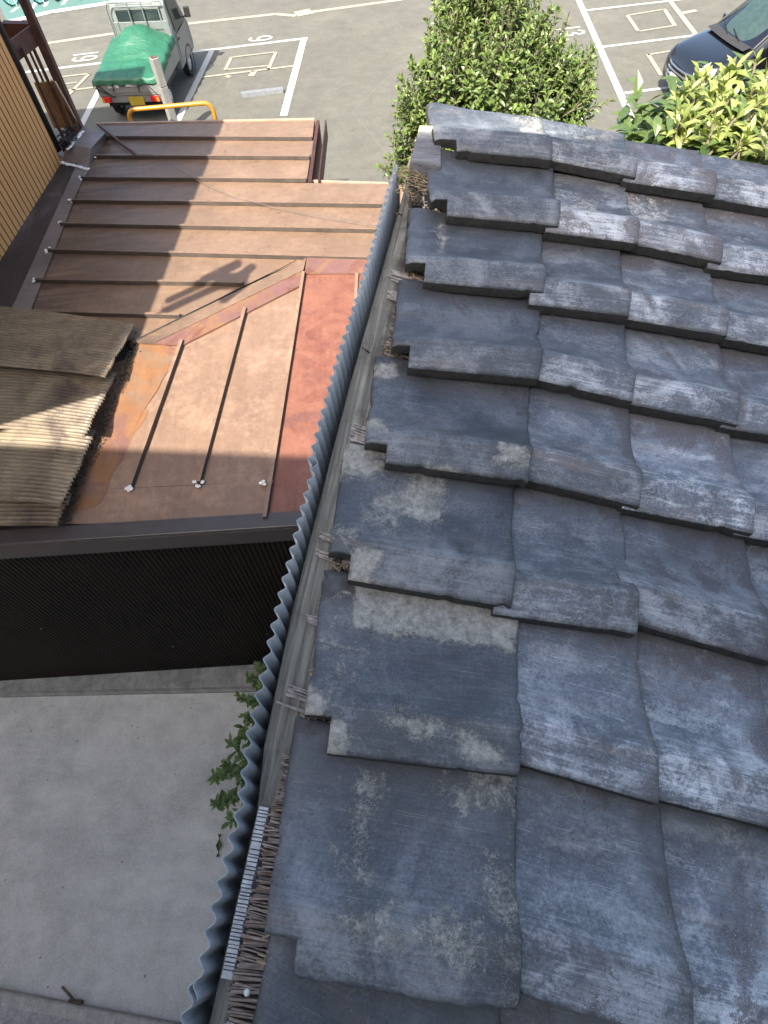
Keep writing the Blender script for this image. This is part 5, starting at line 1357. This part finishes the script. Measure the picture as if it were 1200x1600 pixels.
for k,(x,y,dd) in enumerate(rosettes+extra):
    c=sp(x,y,dd); axis=V((rs.uniform(-.45,.3),rs.uniform(-.55,.15),1)).normalized()
    st.tube([root+V((rs.uniform(-.1,.1),rs.uniform(-.1,.1),1.5)),root.lerp(c,.6)+V((0,0,.6)),c-axis*.25,c],.010,5,taper=[2,1.3,.8,.5])
    sz=rs.uniform(.75,1.1)
    for i in range(15):
        kind='old' if i<5 else ('new' if i<14 else ('tip' if k%3==0 else 'new'))
        a=i*2.4+rs.uniform(-.35,.35); t=i/14; side=axis.orthogonal().normalized(); side.rotate(Matrix.Rotation(a,3,axis))
        d=axis*(-.2+1.0*t**1.5)+side*(1.05-.6*t)+V((rs.uniform(-.15,.15),rs.uniform(-.15,.15),rs.uniform(-.2,.1)))
        if kind=='tip': d=axis*1.0+side*.4
        p=c+axis*(-.10+.10*t)
        if nleaf<300 and 1010<proj(c)[0]<1215 and proj(c)[1]<222:
            o=place(rs.choice(LM[kind]),p-UO,d,axis,bu); o.scale=(sz,sz,sz); nleaf+=1
        else:
            if kind=='old': leafmesh(bst,p,d,axis,rs.uniform(.10,.15)*sz,.042*sz,rs.uniform(.3,1.1),rs.random()*.8,btones)
            else: leafmesh(nst,p,d,axis,rs.uniform(.05,.092)*sz,.025*sz,rs.uniform(.1,1.2),rs.random()*.95,ntones)
    for i in range(26):
        p=c-axis*rs.uniform(.08,.35)+V((rs.uniform(-.16,.16),rs.uniform(-.12,.2),rs.uniform(-.1,.05))); d=V((rs.uniform(-1,1),rs.uniform(-1,1),rs.uniform(-.3,.6)))
        leafmesh(bst,p,d,V((0,0,1)),rs.uniform(.09,.15),rs.uniform(.034,.05),rs.uniform(.3,1.2),rs.random()*.45,btones)
nst.v=[tuple(V(p)-UO) for p in nst.v]; o=nst.build('young_leaves',M['leaf_new'],bu,recalc=False); setattr_tone(o,ntones); o['kind']='stuff'
bst.v=[tuple(V(p)-UO) for p in bst.v]; o=bst.build('inner_leaves',M['leaf_big'],bu,recalc=False); setattr_tone(o,btones); o['kind']='stuff'
st.v=[tuple(V(p)-UO) for p in st.v]; st.build('stems',M['trunk'],bu,smooth=True)

# weeds along the foot of the shed wall
def weed(name,label,stemspec,ls,seed,mats='leaf_weed'):
    rs=random.Random(seed); p0=stemspec[0][0]; r=empty(name,p0); tag(r,label,'weed')
    b=MB(); tones=[]; s=MB(); p0=V(p0)
    for pts in stemspec:
        pts=[V(p) for p in pts]; s.tube([p-p0 for p in pts],.007,5)
        tot=len(pts)-1
        for k in range(int(tot*ls[2])):
            t=rs.uniform(.15,1)*tot; i=min(tot-1,int(t)); p=pts[i].lerp(pts[i+1],t-i)
            d=V((rs.uniform(-1,1),rs.uniform(-1,1),rs.uniform(-.2,.5))); leafmesh(b,p-p0,d,V((0,0,1)),rs.uniform(ls[0]*.6,ls[0]),rs.uniform(ls[1]*.6,ls[1]),rs.uniform(.2,1.4),rs.random()*.9,tones)
    s.build('stem',M['leaf_weed'],r,smooth=True); o=b.build('foliage',M[mats],r,recalc=False); setattr_tone(o,tones); o['kind']='stuff'
def W_(x,y,h): return G(x,y,h)
weed('leafy_weed','dark green leafy weed leaning out from the shed wall over the alley',[[W_(450,1250,0),W_(405,1235,.35),W_(362,1205,.55),W_(334,1215,.6)],[W_(450,1250,0),W_(395,1200,.4),W_(360,1160,.6)],[W_(450,1260,0),W_(395,1250,.3),W_(352,1245,.45),W_(334,1262,.5)],[W_(450,1260,0),W_(390,1262,.3),W_(360,1284,.45)],[W_(450,1240,0),W_(400,1190,.3),W_(380,1135,.5)],[W_(450,1230,0),W_(395,1215,.3),W_(350,1190,.55)]],(.11,.05,22),3)
weed('bushy_weed','low bushy weed where the plinth meets the corrugated shed wall',[[W_(445,1095,.0),W_(412,1075,.25),W_(388,1058,.38)],[W_(445,1090,.0),W_(420,1055,.35),W_(402,1040,.5)],[W_(445,1105,0),W_(402,1100,.2),W_(372,1088,.25)],[W_(440,1135,0),W_(404,1128,.3),W_(376,1118,.35)],[W_(440,1155,0),W_(402,1142,.2),W_(378,1150,.3)],[W_(445,1080,.0),W_(425,1062,.4),W_(408,1072,.55)]],(.075,.028,58),4)
